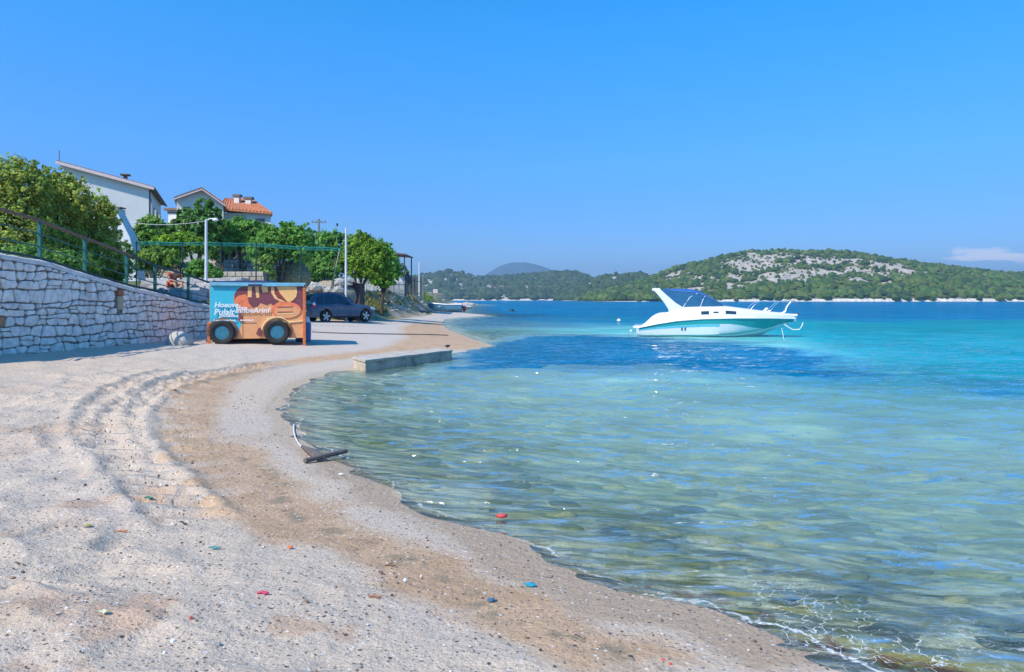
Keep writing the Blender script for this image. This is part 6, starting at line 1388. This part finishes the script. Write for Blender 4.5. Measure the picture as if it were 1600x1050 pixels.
# ================================================================ GARDEN WALLS, FENCES, POLES
def stonewall(lab, pxa, pxb, pyt, pyb, d, m_, seed, name='garden_wall'):
    xa, xb = (pxa-800)*d/F, (pxb-800)*d/F; za, zb_ = EYE-(pyb-HOR)*d/F, EYE-(pyt-HOR)*d/F; za -= .4
    t = thing(name, lab, 'wall', (xa, d, za)); r = random.Random(seed); mb = MB(); mb.box(0, xb-xa, .06, .4, 0, zb_-za-.05); mb.build('core', mortar, t)
    z = 0; row = 0
    while z < zb_-za-.06:
        h_ = min(r.uniform(.22, .34), zb_-za-z); x = -r.uniform(0, .2)
        while x < xb-xa-.05:
            w_ = r.uniform(.3, .62); x1 = min(x+w_, xb-xa); x0 = max(x, 0)
            if x1-x0 > .1: mb = MB(); mb.box(x0+.012, x1-.012, r.uniform(-.03, .03), .3, z+.012, z+h_-.01); mb.build('stone', m_[r.randrange(len(m_))], t, world=False, bevel=.03)
            x += w_
        z += h_
    return t
gs = [mat('g_stone_a', (.25, .27, .30), .95, var=.25, bump=.5), mat('g_stone_b', (.33, .34, .36), .95, var=.25, bump=.5)]; ts_ = [mat('t_stone_a', (.42, .37, .29), .95, var=.25, bump=.5), mat('t_stone_b', (.48, .43, .35), .95, var=.25, bump=.5)]
stonewall('blue grey stone terrace wall under the garden trees', 349, 402, 405, 420, 43, gs, 1)
stonewall('low tan stone wall just above the painted trailer roof', 344, 412, 424, 440, 35.5, ts_, 2)
o = rock('stone_mound', pt(457, 432, 40), (1.05, .8, .95), mat('mound', (.20, .20, .12), .95, var=.4, scale=6, bump=.8), 8, None, 3, amp=.12); tag(o, 'rounded grey stone mound right of the forked tree trunk', 'mound')
# pale boulders heaped behind the car
rr3 = random.Random(12); bm_ = [mat('white_rock', (.52, .51, .49), .95, var=.15, bump=.6), mat('grey_rock', (.38, .37, .35), .95, var=.2, bump=.6)]
for k in range(26):
    px = rr3.uniform(483, 546); py = 455-rr3.random()*18*(1 if px > 500 else .6); d = 44.5+rr3.uniform(-.5, 1.5)+(455-py)*.08
    p = pt(px, py, d); s_ = rr3.uniform(.2, .42)
    o = rock('boulder', p, (s_*1.3, s_, s_*.75), bm_[k % 2], k+60, None, 1, amp=.4, smooth=False); tag(o, 'pale angular rock in the heap piled behind the parked car', 'rock', 'pale rocks heaped behind the car')
# solid core of the heap
p = pt(515, 452, 46.3); o = rock('earth_mound', (p.x, p.y, p.z-.5), (2.0, 1.2, 1.15), mat('dry_earth', (.36, .31, .24), .95, var=.25, bump=.6), 5, None, 3, amp=.15); tag(o, 'pale earth mound under the heap of rocks behind the car', 'mound')
sh = thing('lean_to_shed', 'small dark shed with a slanted roof left of the mulberry trunk', 'shed', (pt(526, 0, 46).x, 46, ground_z(pt(535, 0, 46).x, 46)-.2)); q = lambda px, py: ((px-526)*46/F, EYE-(py-HOR)*46/F-sh.location.z)
mb = MB(); mb.prism([(q(527, 0)[0], 0), (q(562, 0)[0], 0), q(562, 443), q(545, 441), q(527, 456)], 'y', 0, 1.6); mb.build('wall', mat('shed_dark', (.09, .055, .05), .9, var=.3), sh)
mb = MB(); mb.prism([q(524, 458), q(545.5, 440.5), (q(545.5, 440.5)[0], q(0, 439)[1]), (q(523, 0)[0], q(0, 456)[1])], 'y', -.2, 1.8); mb.build('roof', bm_[1], sh)
mb = MB(); mb.prism([q(545.5, 440.5), q(563, 443), (q(563, 0)[0], q(0, 441.5)[1]), (q(545.5, 0)[0], q(0, 439)[1])], 'y', -.2, 1.8); mb.build('roof', bm_[1], sh)
# white picket balustrade and grey fence along the bank top
def gz(x, y): return ground_z(x, y)
def fence(name, lab, px0, px1, d0_, d1_, pyt0, pyt1, n, m_, wpk, postn=3, pxb=None, rails=True):
    t = thing(name, lab, 'fence', ((px0-800)*d0_/F, d0_, EYE-(455-HOR)*d0_/F))
    def P(u): d = d0_+(d1_-d0_)*u; x = (px0+(px1-px0)*u-800)*d/F; return x, d, EYE-(pyt0+(pyt1-pyt0)*u-HOR)*d/F
    for k in range(n):
        x, y, z = P((k+.5)/n); g = min(gz(x, y), z-.5); mb = MB(); mb.box(x-wpk/2, x+wpk/2, y-.02, y+.02, g-.1, z); mb.build('picket', m_, t, world=True)
    for k in range(postn+1):
        x, y, z = P(k/postn); g = min(gz(x, y), z-.5); mb = MB(); mb.box(x-.07, x+.07, y-.07, y+.07, g-.2, z+.06); mb.build('post', m_, t, world=True)
    for f in (.12, .8):
        if rails:
            a, b = P(0), P(1); ga, gb = min(gz(a[0], a[1]), a[2]-.5), min(gz(b[0], b[1]), b[2]-.5)
            mb = MB(); mb.tube([(a[0], a[1]+.03, ga+(a[2]-ga)*f), (b[0], b[1]+.03, gb+(b[2]-gb)*f)], .04, 4); mb.build('rail', m_, t, world=True)
    return t
wf_ = mat('white_fence', (.60, .62, .62), .7, var=.1); gf = mat('grey_fence', (.28, .31, .32), .7, var=.1); df_ = mat('dark_fence', (.07, .09, .09), .8, var=.2)
fence('picket_fence', 'white picket fence on the bank below the mulberry trees', 559, 604, 55, 65, 432, 432, 26, wf_, .05, 4)
fence('picket_fence', 'low grey picket fence between the white fence and the pergola', 604, 632, 65.5, 71, 441, 440, 20, gf, .06, 3)
fence('screen_fence', 'dark see-through fence on the bank right of the pergola', 634, 661, 72, 100, 430, 434, 24, df_, .10, 4)
# pergola
pg = thing('pergola', 'flat dark pergola roof on slim posts beyond the trees', 'pergola', (pt(618, 0, 72).x, 72, gz(pt(618, 0, 72).x, 72))); zr = EYE-(395-HOR)*72/F; steeld = mat('dark_steel', (.05, .055, .06), .5)
mb = MB(); x0, x1 = pt(596, 0, 72).x, pt(635, 0, 72).x; mb.add([(x0, 71.5, zr+.25), (x1, 71.5, zr-.15), (x1, 77, zr-.15), (x0, 77, zr+.25), (x0, 71.5, zr-.05), (x1, 71.5, zr-.25), (x1, 77, zr-.25), (x0, 77, zr-.05)], [(0, 1, 2, 3), (7, 6, 5, 4), (0, 4, 5, 1), (1, 5, 6, 2), (2, 6, 7, 3), (3, 7, 4, 0)]); mb.build('roof', mat('pergola_roof', (.16, .10, .09), .8), pg, world=True)
for px, y in ((632, 71.8), (598, 71.8), (632, 76.7), (598, 76.7)):
    x = pt(px, 0, 71.8).x; mb = MB(); mb.box(x-.06, x+.06, y-.06, y+.06, gz(x, y)-.2, zr-.1); mb.build('post', steeld, pg, world=True)
mb = MB(); mb.add([pt(604, 399, 71.9), pt(626, 399, 71.9), pt(612, 407, 72.4), pt(605, 404, 72.4)], [(0, 1, 2, 3)]); o = mb.build('awning', steeld, pg, world=True); o.modifiers.new('s', 'SOLIDIFY').thickness = .05
mb = MB(); x = pt(622, 0, 73).x; zt2 = EYE-(432-HOR)*73/F; mb.box(x-.5, x+.5, 74, 74.3, zt2-1.4, zt2); mb.build('white_screen', wf_, pg, world=True)
# lamp posts
lampm = mat('lamp_white', (.62, .65, .66), .45, var=.06)
def lamp(lab, px, pytop, d, r, head=True, m_=lampm, name='lamp_post'):
    x = (px-800)*d/F; z1 = EYE-(pytop-HOR)*d/F; g = gz(x, d); t = thing(name, lab, 'lamp post', (x, d, g))
    mb = MB(); mb.tube([(0, 0, -.2), (0, 0, (z1-g)*.5), (0, 0, z1-g)], [r*1.2, r, r*.8], 10); mb.build('pole', m_, t, smooth=True)
    mb = MB(); mb.lathe([(r*2.4, -.1), (r*2.4, .04), (r*1.3, .08)], 12); mb.build('base', m_, t)
    if head:
        mb = MB(); h_ = z1-g; mb.tube([(0, 0, h_-.05), (.15, 0, h_+.03), (.3, 0, h_+.03)], r*.5, 6); mb.build('arm', m_, t, smooth=True)
        mb = MB(); mb.lathe([(.03, .07), (.10, .03), (.13, -.04), (.02, -.07)], 14, 'z', (.38, 0, h_+.0)); mb.build('lamp_head', m_, t, smooth=True)
    return t
lamp('white lamp post with a small side lantern behind the railing, left of the trailer', 322, 343, 27.5, .06)
lamp('slim white lamp post rising behind the parked car', 540.5, 356, 43, .075, head=False)
lamp('thin distant grey pole on the bank beyond the pergola', 655, 409, 92, .10, head=False)
lamp('thinnest distant pole, just right of the other pole on the bank', 661, 428, 97, .06, head=False, m_=gf)
up_ = thing('utility_pole', 'wooden utility pole with a crossarm above the trees', 'utility pole', (pt(498, 0, 88).x, 88, gz(pt(498, 0, 88).x, 88))); zt3 = EYE-(342-HOR)*88/F-up_.location.z; greyw = mat('grey_wood', (.17, .17, .17), .9)
mb = MB(); mb.tube([(0, 0, -.3), (0, 0, zt3)], [.16, .11], 8); mb.build('pole', greyw, up_, smooth=True); mb = MB(); mb.box(-.95, .95, -.06, .06, zt3-.5, zt3-.36); mb.build('crossarm', greyw, up_)
for x in (-.85, -.3, .3, .85): mb = MB(); mb.tube([(x, 0, zt3-.36), (x, 0, zt3-.16)], .05, 6); mb.build('insulator', greyw, up_)
def cable(lab, a, b, sag, r=.012, m_=steeld):
    pts = [a.lerp(b, k/12)-Vector((0, 0, sag*4*(k/12)*(1-k/12))) for k in range(13)]; mb = MB(); mb.tube(pts, r, 4); return tag(mb.build('overhead_cable', m_, None, smooth=True), lab, 'cable')
cable('thin pale cable running left from the top of the left lamp post', pt(205, 347, 36), pt(322, 345, 27.5), .15, .012, wf_)
cable('thin cable running from the right lamp post to the pergola', pt(540.5, 393, 43), pt(634, 396, 71.7), .3, .02)
# leaning bamboo poles
for (a, b, lab) in (((520, 452), (524.5, 402), 'dark leaning stick between the car and the trees'), ((523, 430), (531, 388), 'pale bamboo cane leaning against the green tree')):
    p, q = pt(*a, 41.2), pt(*b, 41.0); p.z = min(p.z, gz(p.x, p.y)) if False else p.z
    if a[0] == 523: p = pt(517, 452, 41.0)
    mb = MB(); mb.tube([p, p.lerp(q, .5), q], .035, 6); tag(mb.build('leaning_cane', mat('cane_dark', (.16, .12, .08), .9) if a[0] == 520 else mat('cane_pale', (.33, .34, .2), .8), None, smooth=True), lab, 'cane')
# green net fence round the garden pitch
netm = mat('green_net', (.02, .30, .26), .6, var=.2)
nf = thing('net_fence', 'tall teal green net fence strung across the garden trees', 'fence', (pt(213, 0, 33).x, 33, 3.0))
NPX = [207, 213, 262, 322, 400, 470, 533]; NPY = [379, 378, 379, 379, 381, 386, 388]; dN = lambda px: 31+(px-207)*.014
def npt(px, f): d = dN(px); z1 = EYE-(np.interp(px, NPX, NPY)-HOR)*d/F; x = (px-800)*d/F; return Vector((x, d, z1-(1-f)*1.9))
for px in (213, 285, 345, 400, 470):
    a, b = npt(px, -.2), npt(px, 1.02); a.z = min(a.z, gz(a.x, a.y)-.1); mb = MB(); mb.tube([a, b], .035, 8); mb.build('post', dgreen, nf, world=True, smooth=True)
mb = MB()
for f in (1.0, .985, .955, .93): mb.tube([npt(px, f)+Vector((0, random.uniform(-.01, .01), random.uniform(-.008, .008))) for px in np.linspace(207, 533, 60)], .010 if f < .99 else .018, 4, cap=False)
mb.build('top_band', netm, nf, world=True)
mb = MB()
for f in np.arange(0, .93, .16): mb.tube([npt(px, f) for px in np.linspace(207, 533, 30)], .002, 3, cap=False)
for px in np.arange(207, 533, 9): mb.tube([npt(px, 0), npt(px, .99)], .0014, 3, cap=False)
tag(mb.build('netting', netm, nf, world=True), kind='stuff')
# stones strewn on the bank and at its foot
rk = random.Random(31)
brm = [mat('bank_rock_a', (.42, .35, .26), .95, var=.2, bump=.5), mat('bank_rock_b', (.48, .42, .34), .95, var=.2, bump=.5)]
for k in range(60):
    px = rk.uniform(592, 694); py = rk.uniform(468, 492)-(694-px)*.02
    g = GG(px, py); 
    if g.y > 140 or g.z > 3.5: continue
    s_ = rk.uniform(.05, .17)*(g.y/60)
    o = rock('bank_rock', (g.x, g.y, g.z+s_*.1), (s_*1.3, s_, s_*.6), brm[k % 2], k+120, None, 1, amp=.4, smooth=False); tag(o, 'small pale rock at the foot of the dry grassy bank', 'rock', 'rocks at the foot of the bank')
for k in range(26):
    y = rk.uniform(190, 262); x = np.interp(y, [190, 215, 250, 262], [-13.4, -14, -13.4, -16])-abs(rk.gauss(0, 2.2))+.6; s_ = rk.uniform(.4, 1.2)
    o = rock('headland_rock', (x, y, ground_z(x, y)), (s_*1.4, s_, s_*.7), brm[1], k+190, None, 1, amp=.4, smooth=False); tag(o, 'white rock at the tip of the tan headland', 'rock', 'rocks at the tip of the headland')
sg_ = thing('shore_sign', 'small white sign on a dark post beyond the grassy bank', 'sign', (pt(680, 0, 105).x, 105, gz(pt(680, 0, 105).x, 105)-.1)); g_ = sg_.location.z
q = lambda px, py: ((px-680)*105/F, EYE-(py-HOR)*105/F-g_)
mb = MB(); mb.box(q(676, 0)[0], q(677, 0)[0], -.05, .05, 0, q(0, 451)[1]); mb.build('post', steeld, sg_); mb = MB(); mb.box(q(676.6, 0)[0], q(684, 0)[0], -.08, -.03, q(0, 458)[1], q(0, 452)[1]); mb.build('board', mat('sign_pinkish', (.62, .52, .5), .7), sg_, bevel=.02)
a = GG(648, 480); b = GG(657, 487.5)
mb = MB(); mb.tube([a+Vector((0, 0, .2)), b+Vector((0, 0, .12)), GG(672, 488.5)+Vector((0, 0, .1))], .09, 6); tag(mb.build('fallen_branch', greyw, None, smooth=True), 'dark bare branch lying on the sand left of the blue open boat', 'branch')

# ================================================================ HAZE
hm = bpy.data.materials.new('haze'); hm.use_nodes = True; t = hm.node_tree; t.nodes.clear()
pv = N(t, 'ShaderNodeVolumePrincipled'); pv.inputs['Color'].default_value = (.55, .78, 1, 1); pv.inputs['Density'].default_value = HAZE_D; pv.inputs['Anisotropy'].default_value = .2
oo = N(t, 'ShaderNodeOutputMaterial'); t.links.new(pv.outputs[0], oo.inputs['Volume'])
mb = MB(); mb.box(-5900, 5900, -150, 7300, -6.5, 330); hz_ = mb.build('haze', hm, None); tag(hz_, kind='stuff')
